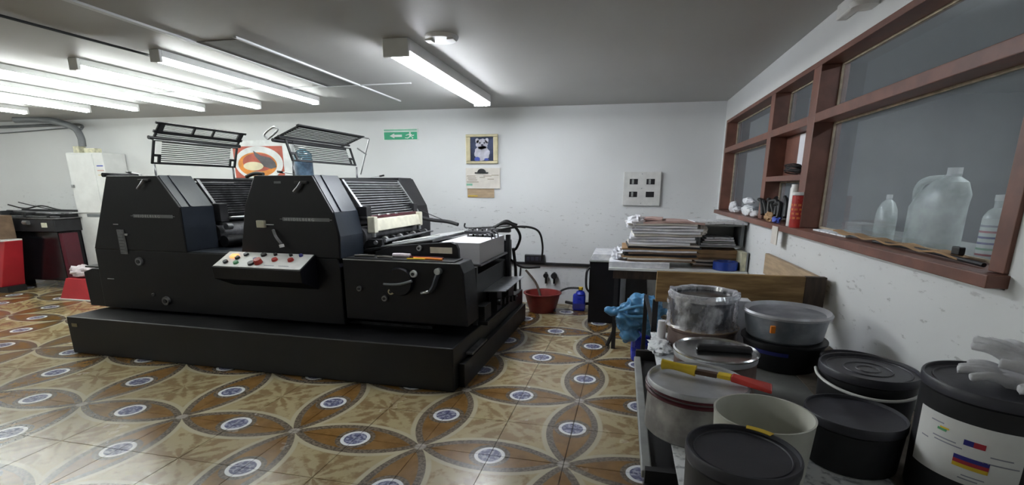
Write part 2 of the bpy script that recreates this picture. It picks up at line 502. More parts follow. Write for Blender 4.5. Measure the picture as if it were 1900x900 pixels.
pane(M2[1], M1[0], rz1, z1-.03); pane(M1[1], y1-FW, z0+.045, rz0-.01); pane(M1[1], y1-FW, rz1, z1-.03)
pane(M2[1], M1[0], z0+.045, 1.455)

# ------------------------------------------------------------------ lamps
def batten(x, ya, yb, label, twin=False, group=None, glow=None):
    t = thing('ceiling_lamp', label, 'lamp', (x, (ya+yb)/2, CE-.10 if twin else CE-.085), group)
    wd = .085 if twin else .040
    m = MB()
    zt = CE - .001; zb = CE - (.072 if twin else .045)
    m.prism([(x-wd, zt), (x+wd, zt), (x+wd*1.0, zb), (x-wd*1.0, zb)], ya, yb, 'y')
    m.build('lamp_housing', 'white_enamel', t, .002)
    for e in (ya, yb):
        s = .012 if e == ya else -.012
        MB().box(x-wd*1.01, x+wd*1.01, min(e, e-s*2), max(e, e-s*2), zb-.035, zt).build('end_cap', 'white_enamel', t, .004)
    for dx in ((-.038, .038) if twin else (0,)):
        MB().cyl((x+dx, ya, zb-.020), (x+dx, yb, zb-.020), .015, None, 12).build('lamp_tube', glow or ('tube_glow_cool' if twin else 'tube_glow'), t)
    return t
batten(-1.44, 3.14, 5.08, 'twin tube ceiling lamp above the feeder of the press, wide white housing', True)
LG = 'single tube ceiling lamps on the left'
for x, a, b, lb in ((-3.165, 3.07, 4.86, 'single tube ceiling lamp nearest the twin lamp, with a dark cable at its near end'),
                (-3.965, 3.15, 5.0, 'second single tube ceiling lamp left of the twin lamp'),
                (-4.72, 3.10, 5.04, 'third single tube ceiling lamp left of the twin lamp'),
                (-5.47, 3.05, 4.9, 'fourth single tube ceiling lamp, running out of the left edge'),
                (-6.12, 3.05, 4.88, 'fifth single tube ceiling lamp, running out of the left edge'),
                (-7.01, 3.05, 4.86, 'single tube ceiling lamp farthest left, just above the cable duct'),):
    batten(x, a, b, lb, False, LG)
for x, nm_ in ((-7.9, 'first'), (-8.8, 'second')): batten(x, 3.05, 4.86, nm_ + ' single tube ceiling lamp beyond the left edge of the picture', False, LG)
for x, y, nm_ in ((-4.7, -1.6, 'right'), (-7.6, -1.6, 'left')): batten(x, y, y+1.9, nm_ + ' twin tube ceiling lamp behind the viewer', True, 'lamps behind the viewer', 'tube_glow')
batten(1.95, 1.2, 3.0, 'added tube lamp lighting the bottles in the room beyond the window', False, None, 'tube_glow_added')  # unseen lamp, added so the jug and bottles behind the glass look lit
tag(MB().tube([(-3.34, 2.2, CE-.012), (-3.32, 2.7, CE-.012), (-3.23, 3.1, CE-.03)], .008).build('lamp_cable', 'black_iron'), 'thin dark cable on the ceiling leading to the nearest single tube lamp', 'cable')
t = thing('ceiling_rose', 'round white cover plate on the ceiling beside the twin lamp', 'cover plate', (-1.145, 3.15, CE-.02))
MB().lathe((-1.145, 3.15, CE-.022), [(.09, .0), (.10, .008), (.105, .021)], 32).build('cover_disc', 'white_plastic', t)
for s in (-1, 1): MB().box(-1.145+s*.07-.022, -1.145+s*.07+.022, 3.10, 3.16, CE-.032, CE-.02).build('clip', 'white_plastic', t, .003)
t = thing('wall_lamp', 'white plastic fitting high on the right wall, cut by the top edge', 'light fitting', (WX-.02, 2.72, 2.2))
MB().box(WX-.05, WX, 2.55, 2.95, 2.215, 2.285).build('fitting_base', 'white_plastic', t, .008)
MB().lathe((WX-.04, 2.64, 2.18), [(.055, 0), (.065, .02), (.04, .05), (.035, .10)], 24).build('lamp_socket', 'white_plastic', t)

# ================================================================== things on the back wall
def bw(x0, x1, z0, z1, d0=.0, d1=.02): return (x0, x1, BY-d1, BY-d0, z0, z1)
t = thing('exit_sign', 'green and white escape sign with arrow and running figure on the back wall', 'sign', (-2.71, BY-.01, 1.965))
MB().box(*bw(-2.935, -2.482, 1.965, 2.098, 0, .008)).build('sign_plate', 'sign_white', t)
MB().box(*bw(-2.925, -2.492, 1.972, 2.060, .008, .010)).build('sign_field', 'green_sign', t)
MB().box(*bw(-2.925, -2.492, 2.072, 2.092, .008, .010)).build('sign_band', 'green_pale', t)
MB().prism([(-2.85, 2.016), (-2.79, 2.044), (-2.79, 2.029), (-2.69, 2.029), (-2.69, 2.003), (-2.79, 2.003), (-2.79, 1.988)], BY-.012, BY-.009).build('arrow', 'sign_white', t)
m = MB(); yy = (BY-.012, BY-.009)
m.prism([(-2.583+.012*math.cos(a), 2.048+.009*math.sin(a)) for a in [i*PI/4 for i in range(8)]], *yy)
m.prism([(-2.60, 2.036), (-2.575, 2.038), (-2.565, 2.008), (-2.59, 2.005)], *yy)
m.prism([(-2.60, 2.036), (-2.64, 2.024), (-2.637, 2.017), (-2.598, 2.026)], *yy)
m.prism([(-2.575, 2.036), (-2.545, 2.020), (-2.535, 2.028), (-2.53, 2.022), (-2.545, 2.010), (-2.573, 2.024)], *yy)
m.prism([(-2.59, 2.008), (-2.62, 1.992), (-2.65, 1.996), (-2.65, 1.989), (-2.615, 1.983), (-2.578, 2.004)], *yy)
m.prism([(-2.578, 2.008), (-2.565, 2.008), (-2.54, 1.990), (-2.555, 1.977), (-2.562, 1.981), (-2.553, 1.991)], *yy)
m.build('running_figure', 'sign_white', t)

t = thing('framed_picture', 'gilt framed photograph of a small white dog on the back wall', 'picture', (-1.674, BY-.02, 1.68))
X0, X1, Z0, Z1 = -1.872, -1.478, 1.682, 2.016
for a, b, c, d in ((X0, X1, Z0, Z0+.03), (X0, X1, Z1-.03, Z1), (X0, X0+.055, Z0+.03, Z1-.03), (X1-.055, X1, Z0+.03, Z1-.03)):
    MB().box(*bw(a, b, c, d, 0, .03)).build('frame_side', 'gilt', t, .006)
MB().box(*bw(X0+.05, X1-.05, Z0+.026, Z1-.026, .004, .012)).build('photo', 'photo_blue', t)
def disc(m, cx, cz, rx, rz, y, n=20, wob=0):
    m.prism([(cx+rx*math.cos(2*PI*i/n)*(1+wob*math.sin(i*2.3)), cz+rz*math.sin(2*PI*i/n)*(1+wob*math.sin(i*1.7))) for i in range(n)], y-.0015, y)
m = MB(); yy = BY-.0125
disc(m, -1.675, 1.905, .075, .060, yy, 22, .08); disc(m, -1.675, 1.80, .095, .085, yy, 22, .06)
disc(m, -1.735, 1.945, .022, .03, yy, 10, .1); disc(m, -1.615, 1.945, .022, .03, yy, 10, .1)
m.build('dog_print', 'fur_white', t)
m = MB(); disc(m, -1.70, 1.918, .011, .009, yy-.002); disc(m, -1.645, 1.918, .011, .009, yy-.002); disc(m, -1.672, 1.893, .016, .012, yy-.002, 10); m.build('dog_face', 'dark_spot', t)
m = MB(); disc(m, -1.735, 1.735, .035, .025, yy-.002); disc(m, -1.62, 1.73, .028, .015, yy-.002); m.build('blue_print', 'photo_vase', t)

t = thing('clipboard', 'pale printed sheet held by a dark clip below the framed picture', 'clipboard', (-1.67, BY-.02, 1.39))
MB().box(*bw(-1.882, -1.456, 1.392, 1.632, 0, .012)).build('board', 'paper_warm', t)
MB().box(*bw(-1.882, -1.456, 1.392, 1.575, .012, .018)).build('printed_sheet', 'paper_warm', t)
m = MB()
m.prism([(-1.68+.052*math.cos(a), 1.578+.045*math.sin(a)) for a in [PI*i/12 for i in range(13)]], BY-.035, BY-.012)
m.box(-1.765, -1.60, BY-.03, BY-.012, 1.568, 1.582)
m.build('clip', 'black_iron', t)
m = MB()
for z, a, b in ((1.535, -1.87, -1.76), (1.535, -1.66, -1.56), (1.512, -1.86, -1.75), (1.545, -1.56, -1.47), (1.49, -1.85, -1.74), (1.465, -1.87, -1.72), (1.50, -1.61, -1.53), (1.52, -1.71, -1.64)):
    m.box(a, b, BY-.0195, BY-.018, z, z+.006)
m.build('printing', 'gilt_dark', t)
MB().box(-1.875, -1.80, BY-.0195, BY-.018, 1.425, 1.45).build('green_print', 'green_pale', t)
t = thing('card_pocket', 'brown card with a yellow strip hanging under the clipboard', 'card', (-1.7, BY-.01, 1.283))
MB().box(*bw(-1.868, -1.532, 1.283, 1.392, 0, .008)).build('card', 'wood_pale', t)
MB().box(*bw(-1.86, -1.74, 1.298, 1.310, .008, .010)).build('strip', 'yellow', t)

t = thing('distribution_board', 'square white metal electrical panel with four openings on the back wall', 'electrical panel', (.2, BY-.02, 1.21))
MB().box(*bw(-.003, .408, 1.21, 1.583, 0, .035)).build('panel_cover', 'panel_white', t, .004)
for cx, cz in ((.10, 1.475), (.285, 1.475), (.10, 1.335), (.285, 1.335)):
    MB().box(*bw(cx-.035, cx+.055, cz-.03, cz+.03, .034, .037)).build('breaker_slot', 'black_plastic', t)
    if (cx, cz) != (.285, 1.335):
        MB().box(*bw(cx-.012, cx+.012, cz-.026, cz+.026, .036, .042)).build('breaker', 'grey_paint', t)
for cx, cz in ((.2, 1.56), (.2, 1.40), (.2, 1.235)): MB().cyl((cx, BY-.035, cz), (cx, BY-.039, cz), .007, None, 10).build('screw', 'steel', t)

# poster sign
t = thing('wall_sign', 'white framed sign with a red and orange ring emblem behind the press', 'sign', (-4.65, BY-.03, 1.45))
MB().prism([(-5.09, 1.45), (-4.215, 1.45), (-4.215, 1.945), (-4.30, 1.975), (-4.65, 1.992), (-5.0, 1.985), (-5.09, 1.955)], BY-.05, BY).build('sign_board', 'poster_white', t, .004)
MB().box(-5.07, -4.335, BY-.054, BY-.05, 1.45, 1.915).build('red_field', 'poster_red', t)
def ring(cx, cz, rx, rz, tx, tz, y, nm, m_, a0=0, a1=2*PI, rot=0):
    n = 40; out = []; inn = []
    for i in range(n+1):
        a = a0+(a1-a0)*i/n
        out.append((cx+rx*math.cos(a), cz+rz*math.sin(a))); inn.append((cx+(rx-tx)*math.cos(a), cz+(rz-tz)*math.sin(a)))
    q = MB()
    for i in range(n): q.prism([out[i], out[i+1], inn[i+1], inn[i]], y-.002, y)
    return q.build(nm, m_, t)
m = MB(); disc(m, -4.70, 1.70, .36, .215, BY-.0545, 40); m.build('white_halo', 'poster_white', t)
m = MB(); disc(m, -4.72, 1.685, .29, .155, BY-.057, 40); m.build('orange_disc', 'poster_orange', t)
m = MB(); disc(m, -4.70, 1.715, .235, .115, BY-.0595, 40); m.build('red_disc', 'poster_red', t)
m = MB(); m.prism([(-4.76, 1.86), (-4.66, 1.80), (-4.52, 1.77), (-4.45, 1.71), (-4.44, 1.65), (-4.52, 1.63), (-4.62, 1.66), (-4.68, 1.73), (-4.74, 1.79)], BY-.0635, BY-.0605); m.build('dark_flame', 'poster_dark', t)
m = MB(); disc(m, -4.78, 1.665, .15, .055, BY-.0625, 30); m.build('cream_disc', 'poster_cream', t)

# conduit, sockets, hoses by the wall
t = thing('wall_conduit', 'black cable duct running low along the back wall to the corner', 'conduit', (-.9, BY-.03, .48))
MB().box(-2.2, -.33, BY-.035, BY, .485, .515).build('duct', 'black_iron', t, .004)
t = thing('socket_box', 'black socket strip on the duct behind the feeder hoses', 'socket', (-1.02, BY-.05, .515))
MB().box(-1.14, -.90, BY-.06, BY-.001, .515, .61).build('socket_body', 'black_plastic', t, .005)
for i in range(4): MB().box(-1.115+i*.055, -1.08+i*.055, BY-.066, BY-.06, .54, .585).build('socket_outlet', 'dark_spot', t, .003)
mat('skirting_stain', (.33, .32, .30), .8, 0, .25, 8)
for i, (x, zt) in enumerate(((-.877, .40), (-.775, .40))):
    t = thing('pipe_valve', ('dark pipe stub with valve on the wall above the red basin', 'dark pipe stub with round valve wheel on the wall, right of its twin')[i], 'valve', (x, BY-.04, .26))
    MB().cyl((x, BY-.03, .26), (x, BY-.03, zt), .014, None, 10).build('pipe', 'black_iron', t)
    MB().cyl((x, BY-.07, .36), (x, BY-.03, .36), .03+.008*i, None, 12).build('valve_wheel', 'black_iron', t)
tag(MB().tube([(-1.20, BY-.012, .44), (-1.21, BY-.012, .30), (-1.205, BY-.012, .12)], .010).build('wall_pipe', 'black_iron'), 'thin vertical pipe on the wall left of the basin', 'pipe')
m = MB(); m.tube([(-1.12, 5.82, .42), (-.98, 5.7, .30), (-.90, 5.52, .21), (-.88, 5.43, .16)], .014)
tag(m.build('basin_stick', 'wood_dark'), 'stick leaning from the wall down into the red basin', 'stick')
t = thing('basin', 'dark red plastic basin on the floor by the back wall', 'basin', (-.86, 5.50, 0))
MB().lathe((-.86, 5.50, .002), [(.001, 0), (.15, 0), (.155, .01), (.205, .205), (.222, .212), (.222, .222), (.198, .222), (.148, .018), (.001, .016)], 40).build('basin_body', 'basin_red', t)
t = thing('blue_bottle', 'small blue bottle with yellow cap between basin and black cabinet', 'bottle', (-.43, 5.62, 0))
MB().box(-.515, -.37, 5.57, 5.66, 0, .20).build('bottle_body', 'blue_plastic', t, .02)
MB().box(-.515, -.37, 5.565, 5.57, .03, .09).build('bottle_stripe', 'blue_print', t, .01)
MB().lathe((-.43, 5.615, .20), [(.06, 0), (.045, .03), (.022, .04), (.022, .055)], 20).build('neck', 'blue_plastic', t)
MB().lathe((-.43, 5.615, .250), [(.030, 0), (.030, .03), (.001, .031)], 20).build('cap', 'yellow', t)
tag(MB().tube([(-.45, 5.58, .275), (-.58, 5.60, .262), (-.68, 5.62, .20), (-.72, 5.55, .06), (-.70, 5.4, .03)], .012).build('floor_hose', 'rubber'), 'black hose arching from the blue bottle to the basin', 'hose')
tag(MB().tube([(-.62, 5.80, .05), (-.50, 5.74, .05), (-.38, 5.76, .05), (-.33, 5.8, .05)], .018).build('floor_hose', 'rubber'), 'short black hose lying on the floor against the back wall', 'hose')

# ================================================================== black cabinet under the paper table
t = thing('black_cabinet', 'black metal cabinet standing at the back wall beside the paper table', 'cabinet', (-.1, 5.4, 0))
cube('cabinet_body', 'press_paint', -.305, .02, 5.11, 5.80, 0, .655, t, .006)
cube('cabinet_top', 'grey_paint', -.31, .03, 5.10, 5.81, .656, .672, t, .003)
cube('corner_post', 'conduit_grey', .02, .075, 5.09, 5.20, 0, .65, t, .004)
MB().prism([(.076, 0), (.33, 0), (.27, .64), (.076, .64)], 5.13, 5.75).build('side_box', 'black_plastic', t)
MB().tube([(-.30, 5.09, .60), (-.33, 5.06, .55), (-.33, 5.06, .40), (-.30, 5.09, .34)], .012).build('door_handle', 'rubber', t)
t = thing('paper_pile', 'low pile of white sheets on top of the black cabinet', 'paper', (-.2, 5.3, .672))
for i in range(5):
    cube('sheet_layer', 'paper_print', -.30+.006*i, -.02+.008*(i % 2), 5.14, 5.7, .673+i*.012, .684+i*.012, t)

# ================================================================== paper table
TZ = .745
t = thing('paper_table', 'white topped table loaded with paper stacks in the back right corner', 'table', (.45, 4.7, 0))
cube('tabletop', 'white_enamel', -.09, 1.02, 4.20, 5.05, TZ-.022, TZ, t, .003)
for x in (-.02, .98):
    for y in (4.28, 4.98): cube('leg', 'black_iron', x-.018, x+.018, y-.018, y+.018, .0, TZ-.022, t)
cube('apron', 'wood_dark', -.05, .98, 4.25, 4.275, TZ-.10, TZ-.022, t)
for y in (4.28,):
    MB().tube([(-.02, y, .16), (-.075, y+.01, .02)], .018).build('foot_brace', 'black_iron', t)
# stacks of sheets
def sheaf(nm, m_, cx, cy, w_, d_, z, h, rz, label, grp, sag=0.0):
    n = 8; vs = []; fs = []
    for k in (0, 1):
        for i in range(n+1):
            for j in (0, 1):
                u = -.5 + i/n
                vs.append((u*w_, (j-.5)*d_, z + k*h - sag*(2*u)**2 + .002*math.sin(9*u+z*40)))
    idx = lambda k, i, j: k*(n+1)*2 + i*2 + j
    for i in range(n):
        fs += [(idx(1,i,0), idx(1,i+1,0), idx(1,i+1,1), idx(1,i,1)), (idx(0,i,1), idx(0,i+1,1), idx(0,i+1,0), idx(0,i,0)),
               (idx(0,i,0), idx(0,i+1,0), idx(1,i+1,0), idx(1,i,0)), (idx(1,i,1), idx(1,i+1,1), idx(0,i+1,1), idx(0,i,1))]
    fs += [(idx(0,0,1), idx(0,0,0), idx(1,0,0), idx(1,0,1)), (idx(0,n,0), idx(0,n,1), idx(1,n,1), idx(1,n,0))]
    q = MB(T(cx, cy, 0) @ RZ(rz)); q.add(vs, fs)
    return tag(q.build(nm, m_), label, 'paper', grp)
ORD = ['lowest', 'second lowest', 'third lowest', 'fourth lowest', 'fifth lowest', 'sixth lowest', 'seventh lowest', 'eighth lowest', 'uppermost']
z = TZ + .001
mm = ['paper', 'cardboard_dark', 'paper_warm', 'cardboard', 'black_plastic', 'cardboard_dark', 'paper_print', 'cardboard', 'black_plastic', 'paper_warm']
random.seed(3)
sheaf('paper_bundle', 'paper_print', .16, 4.36, .50, .26, z, .045, .0, 'white sheets at the bottom front of the tall paper stack', None)
z = TZ + .050
for i in range(9):
    h = random.uniform(.010, .018)
    sheaf('card_sheaf', mm[1:][i % 9], .34+random.uniform(-.02, .02), 4.50, .58+random.uniform(-.05, .05), .42, z, h, random.uniform(-.05, .05), 'card sheaf in the lower part of the tall stack, ' + ORD[i] + ' of nine', 'card sheaves of the tall stack')
    z += h + .002
for i in range(8):
    h = random.uniform(.010, .020)
    sheaf('paper_bundle', ['paper', 'paper_print', 'paper', 'paper_warm'][i % 4], .35+random.uniform(-.03, .03), 4.50, .54+random.uniform(-.05, .04), .42, z, h, random.uniform(-.08, .06), 'white printed sheaf in the upper part of the tall stack, ' + (ORD[i] if i < 7 else 'uppermost') + ' of eight', 'white sheaves of the tall stack')
    z += h + .0055
sheaf('paper_bundle', 'paper_pink', .42, 4.50, .50, .38, z, .016, .05, 'pinkish brown sheaf on top of the tall stack', None, .012); z += .017
sheaf('paper_bundle', 'paper_pink', .26, 4.52, .18, .30, z, .016, -.1, 'small pinkish block topmost on the tall stack', None)
def crumple(nm, m_, c, rx, ry, rz, amp, seed, label, cat, fr=3.0, n=28, parent=None, keep=None):
    vs = []; fs = []; mrows = n // 2
    for i in range(mrows+1):
        th_ = PI*i/mrows
        for j in range(n):
            ph = 2*PI*j/n
            d = Vector((math.sin(th_)*math.cos(ph), math.sin(th_)*math.sin(ph), -math.cos(th_)))
            k = 1 + amp*(noise.noise(d*fr+Vector((seed, 0, 0)))*1.2 + abs(noise.noise(d*fr*2.3+Vector((0, seed, 0))))*.8)
            p = Vector((d.x*rx*k, d.y*ry*k, max(d.z*rz*k, -rz)))
            vs.append(Vector(c)+p+Vector((0, 0, rz)))
    for i in range(mrows):
        for j in range(n): fs.append((i*n+j, i*n+(j+1) % n, (i+1)*n+(j+1) % n, (i+1)*n+j))
    q = MB(); q.add(vs, fs, True); o = q.build(nm, m_, parent)
    return tag(o, label, cat) if label else o
crumple('crumpled_paper', 'paper', (.12, 4.38, z-.075), .075, .10, .055, .35, 2, 'crumpled white paper hanging over the left end of the tall stack', 'paper')
crumple('crumpled_paper', 'paper_print', (-.01, 4.40, TZ+.05), .055, .08, .05, .4, 5, 'crumpled bluish paper at the left edge of the paper table', 'paper')
# box with paper beside the tall stack
t = thing('grey_tray', 'grey open metal tray on its side beside the tall stack', 'tray', (.83, 4.55, .92))
cube('tray_back', 'grey_paint', .66, 1.00, 4.70, 4.715, .93, 1.10, t)
cube('tray_top', 'grey_paint', .66, 1.01, 4.42, 4.715, 1.095, 1.108, t)
cube('tray_side', 'conduit_grey', .985, 1.01, 4.42, 4.70, .93, 1.095, t)
cube('tray_side', 'conduit_grey', .655, .67, 4.44, 4.70, .93, 1.095, t)
cube('tray_bottom', 'grey_paint', .66, 1.00, 4.42, 4.70, .918, .932, t)
for i in range(4):
    sheaf('tray_sheet', ['paper_print', 'grey_paint', 'paper', 'newsprint'][i], .82, 4.56, .28-.02*i, .24, .933+i*.018, .013, .03*(i-1), 'sheaf lying in the grey tray, ' + ORD[i] + ' of four', 'sheaves in the grey tray')
sheaf('newspaper', 'newsprint', .80, 4.52, .42, .32, 1.116, .022, .06, 'folded newspaper on top of the grey tray', None, .004)
crumple('crumpled_paper', 'paper_warm', (.66, 4.40, 1.02), .05, .05, .04, .35, 9, 'crumpled cream paper at the left of the grey tray', 'paper')
zz = TZ + .003
for i in range(7):
    h = [.012, .014, .012, .016, .014, .030, .032][i]
    sheaf('card_sheaf', ['cardboard_dark', 'paper_warm', 'black_plastic', 'paper_warm', 'cardboard_dark', 'cardboard', 'cardboard'][i], .80, 4.56, .36, .30, zz, h, .02*(i % 3-1),
          'sheaf of card under the grey tray, ' + (ORD[i] if i < 6 else 'uppermost') + ' of seven', 'card sheaves under the grey tray')
    zz += h + .0025
t = thing('tape_roll', 'roll of blue tape lying at the right end of the paper table', 'tape', (.865, 4.31, TZ))
MB().lathe((.865, 4.31, TZ+.001), [(.072, 0), (.095, 0), (.098, .004), (.098, .066), (.095, .07), (.072, .07), (.070, .066), (.070, .004), (.072, 0)], 40).build('tape_winding', 'blue_tape', t)
t = thing('file_box', 'pale upright carton at the right end of the paper table', 'box', (.99, 4.35, TZ))
cube('carton_body', 'pale_box', .968, 1.008, 4.24, 4.50, TZ+.001, .90, t, .002)
cube('carton_side', 'grey_paint', 1.009, 1.02, 4.24, 4.50, TZ+.001, .90, t)

# ================================================================== timber frame bench
t = thing('timber_frame', 'open varnished timber frame on black legs behind the ink buckets', 'frame', (.6, 3.0, 0))
cube('front_plank', 'wood', .195, .905, 2.61, 2.64, .825, .985, t, .003)
cube('end_plank', 'wood_dark', .906, 1.0, 2.61, 2.645, .825, .985, t, .003)
cube('side_plank', 'wood_pale', .985, 1.012, 2.65, 3.65, .83, .972, t, .003)
for x, y in ((.20, 2.66), (.98, 2.66), (.20, 3.55), (.98, 3.6)): cube('leg', 'black_iron', x-.014, x+.014, y-.014, y+.014, 0, .825 if y < 3 else .66, t)
cube('lower_rail', 'black_iron', .19, .21, 2.68, 3.54, .64, .66, t)

# blue bag, blue jug on the floor
t = thing('plastic_bag', 'crumpled light blue plastic bag tied and hanging by the table leg', 'bag', (.14, 3.9, .2))
q = MB()
def blob(q, c, r, sx=1, sy=1, sz=1, n=18, seed=0, amp=.28, fr=2.6):
    vs = []; fs = []
    for i in range(n//2+1):
        a = PI*i/(n//2)
        for j in range(n):
            b = 2*PI*j/n; d = Vector((math.sin(a)*math.cos(b), math.sin(a)*math.sin(b), math.cos(a)))
            k = r*(1+amp*noise.noise(d*fr+Vector((seed, 0, 0))) + amp*.5*abs(noise.noise(d*fr*2.5+Vector((0, seed, 0)))))
            vs.append(Vector(c)+Vector((d.x*k*sx, d.y*k*sy, d.z*k*sz)))
    for i in range(n//2):
        for j in range(n): fs.append((i*n+j, i*n+(j+1) % n, (i+1)*n+(j+1) % n, (i+1)*n+j))
    q.add(vs, fs, True)
blob(q, (.20, 3.92, .46), .125, 1.25, .9, .85, 24, 1); blob(q, (.09, 3.90, .38), .10, 1.0, .8, 1.0, 20, 4); blob(q, (.26, 3.93, .34), .09, 1.0, .9, .9, 20, 8)
blob(q, (-.005, 3.88, .45), .055, 1.3, .6, .55, 16, 6); blob(q, (.10, 3.89, .27), .075, .9, .8, 1, 18, 12)
bg = q.build('bag_body', 'bag_blue', t, remesh=.009)
bt = bpy.data.textures.new('crumple', 'VORONOI'); bt.noise_scale = .055; bt.distance_metric = 'DISTANCE'; bt.noise_intensity = 1.2
dm = bg.modifiers.new('crumple', 'DISPLACE'); dm.texture = bt; dm.strength = .045; dm.mid_level = .5
q = MB()
q.tube([(.02, 3.83, .46), (.10, 3.79, .50), (.19, 3.78, .52), (.26, 3.80, .49), (.20, 3.79, .44), (.10, 3.80, .43), (.04, 3.83, .45)], .012); q.build('bag_fold', 'bag_blue', t)
t = thing('blue_jug', 'dark blue plastic jug on the floor below the plastic bag', 'jug', (.24, 3.9, 0))
cube('jug_body', 'blue_plastic', .13, .31, 3.95, 4.17, 0, .22, t, .03)
cube('jug_label', 'blue_print', .20, .30, 3.944, 3.95, .05, .15, t)
for i in range(3): cube('label_line', 'sign_white', .21, .28, 3.941, 3.944, .065+.025*i, .071+.025*i, t)
MB().tube([(.18, 4.06, .215), (.18, 4.06, .25), (.24, 4.06, .26), (.28, 4.06, .215)], .013).build('jug_handle', 'blue_plastic', t)
# ================================================================== ink table
IZ = .67
t = thing('ink_table', 'low steel work table covered with newspaper under the ink buckets', 'table', (.6, 1.7, 0))
cube('tabletop', 'grey_paint', .19, 1.02, .72, 2.585, IZ-.03, IZ-.004, t, .003)
cube('side_rail', 'grey_paint', .092, .122, 1.30, 2.30, .595, .62, t, .004)
cube('side_panel', 'black_iron', .125, .19, .9, 2.3, .50, .60, t)
for y in (1.28, 2.34): cube('rail_bracket', 'black_iron', .10, .19, y-.012, y+.012, .55, IZ-.03, t)
for x, y in ((.21, .8), (.21, 2.52), (.98, .8), (.98, 2.52)): cube('leg', 'black_iron', x-.02, x+.02, y-.02, y+.02, 0, IZ-.03, t)
cube('leg', 'black_iron', .10, .14, 1.26, 1.30, 0, .60, t)
cube('lower_shelf', 'dark_mech', .23, .96, .8, 2.5, .20, .215, t)
o = cube('newspaper_cover', 'newsprint', .178, .72, .78, 1.60, IZ-.0035, IZ, None); tag(o, 'ink-stained newspaper spread over the near part of the ink table', 'newspaper')
o = cube('newspaper_cover', 'newsprint', .178, .42, 1.63, 2.56, IZ-.0035, IZ, None); tag(o, 'ink-stained newspaper spread over the far left part of the ink table', 'newspaper')
o = cube('cover_sheet', 'grout', .73, 1.01, .78, 2.56, IZ-.0035, IZ-.001, None); tag(o, 'dark stained sheet on the wall side of the ink table', 'sheet')

def pail(nm, label, x, y, zb, zt, r, body, lid, cat='bucket', taper=.93, rings=2, bail=None, liprim=True):
    t = thing(nm, label, cat, (x, y, zb))
    MB().lathe((x, y, zb), [(.001, 0), (r*taper-.006, 0), (r*taper, .006), (r*.975, zt-zb-.028), (r*.955, zt-zb-.026), (r*.955, zt-zb-.012), (.001, zt-zb-.012)], 48).build('bucket_body', body, t)
    prof = [(r*.965, -.024), (r*.995, -.022), (r, -.016), (r, -.002), (r*.985, .002), (r*.955, .002), (r*.945, -.006)]
    if rings:
        prof += [(r*.86, -.0065), (r*.85, -.0045), (r*.83, -.0045), (r*.82, -.0075)]
    if rings == 2:
        prof += [(r*.5, -.008), (r*.49, -.0055), (r*.47, -.0055), (r*.46, -.008), (r*.25, -.008), (r*.24, -.006), (r*.22, -.006), (r*.21, -.008)]
    prof += [(.001, -.008)]
    MB().lathe((x, y, zt), prof, 56).build('bucket_lid', lid, t)
    return t
# A front left
t = pail('ink_bucket', 'black lidded bucket with a yellow mark on its rim, nearest the viewer', .268, .985, IZ, .885, .112, 'black_plastic', 'lid_plastic', rings=1)
q = MB()
for i in range(9):
    a0_, a1_ = math.radians(44+i*3.3), math.radians(44+(i+1)*3.3)
    f = lambda a, r_, z_: (.268+r_*math.cos(a), .985+r_*math.sin(a), z_)
    q.hexa([f(a0_, .098, .8875), f(a1_, .098, .8875), f(a1_, .1135, .8875), f(a0_, .1135, .8875)], [f(a0_, .098, .889), f(a1_, .098, .889), f(a1_, .1135, .889), f(a0_, .1135, .889)])
q.build('rim_mark', 'yellow', t)
# J, I, K
pail('ink_bucket', 'black bucket with a smooth dark lid behind the white tub', .655, 1.400, IZ, .812, .122, 'black_plastic', 'lid_plastic', rings=False)
t = pail('ink_bucket', 'black bucket with ringed lid and white bail handle near the wall', .790, 1.655, IZ, .86, .136, 'black_plastic', 'lid_plastic')
q = MB(); cx_, cy_ = .790, 1.655
pts = []
for i in range(13):
    a = math.radians(166 + (330-166)*i/12)
    k = math.sin(PI*i/12)
    pts.append((cx_+(.142+.012*k)*math.cos(a), cy_+(.142+.030*k)*math.sin(a), .835-.020*k))
q.tube(pts, .0045, 8); q.build('bail_handle', 'white_plastic', t)
KX, KY, KR, KZ = .880, 1.262, .145, .975
t = pail('ink_bucket', 'large black bucket with a white flag label and a glove on its lid', KX, KY, IZ, KZ, KR, 'black_plastic', 'lid_plastic', taper=.95, rings=1)
def kpt(a, z, d=.0015):
    k = (z-IZ-.006)/(KZ-.028-IZ-.006); rr = KR*.95+(KR*.975-KR*.95)*k + d
    return (KX+rr*math.cos(a), KY+rr*math.sin(a), z)
def kpatch(nm, m_, a0, a1, za, zb, d, n=14, skew=0):
    q = MB(); vs = []; fs = []
    for i in range(n+1):
        a = math.radians(a0+(a1-a0)*i/n); s_ = skew*i/n
        vs += [kpt(a, za+s_, d), kpt(a, zb+s_, d)]
    for i in range(n): fs.append((2*i, 2*i+2, 2*i+3, 2*i+1))
    q.add(vs, fs, True); return q.build(nm, m_, t)
LA0, LA1, LZ0, LZ1 = 176, 262, .762, .905
kpatch('bucket_label', 'white_plastic', LA0, LA1, LZ0, LZ1, .0015, 24)
kpatch('label_print', 'flag_blue', 221, 228, .855, .868, .0025, 3); kpatch('label_print', 'flag_red', 228, 236, .855, .868, .0025, 4)
kpatch('label_stripe', 'flag_blue', 216, 241, .818, .828, .0025, 8); kpatch('label_stripe', 'flag_red', 216, 241, .809, .818, .0025, 8); kpatch('label_stripe', 'yellow', 216, 241, .800, .809, .0025, 8)
kpatch('label_print', 'green_tape', 199, 207, .868, .874, .0025, 3); kpatch('label_print', 'yellow', 201, 209, .874, .878, .0025, 3)
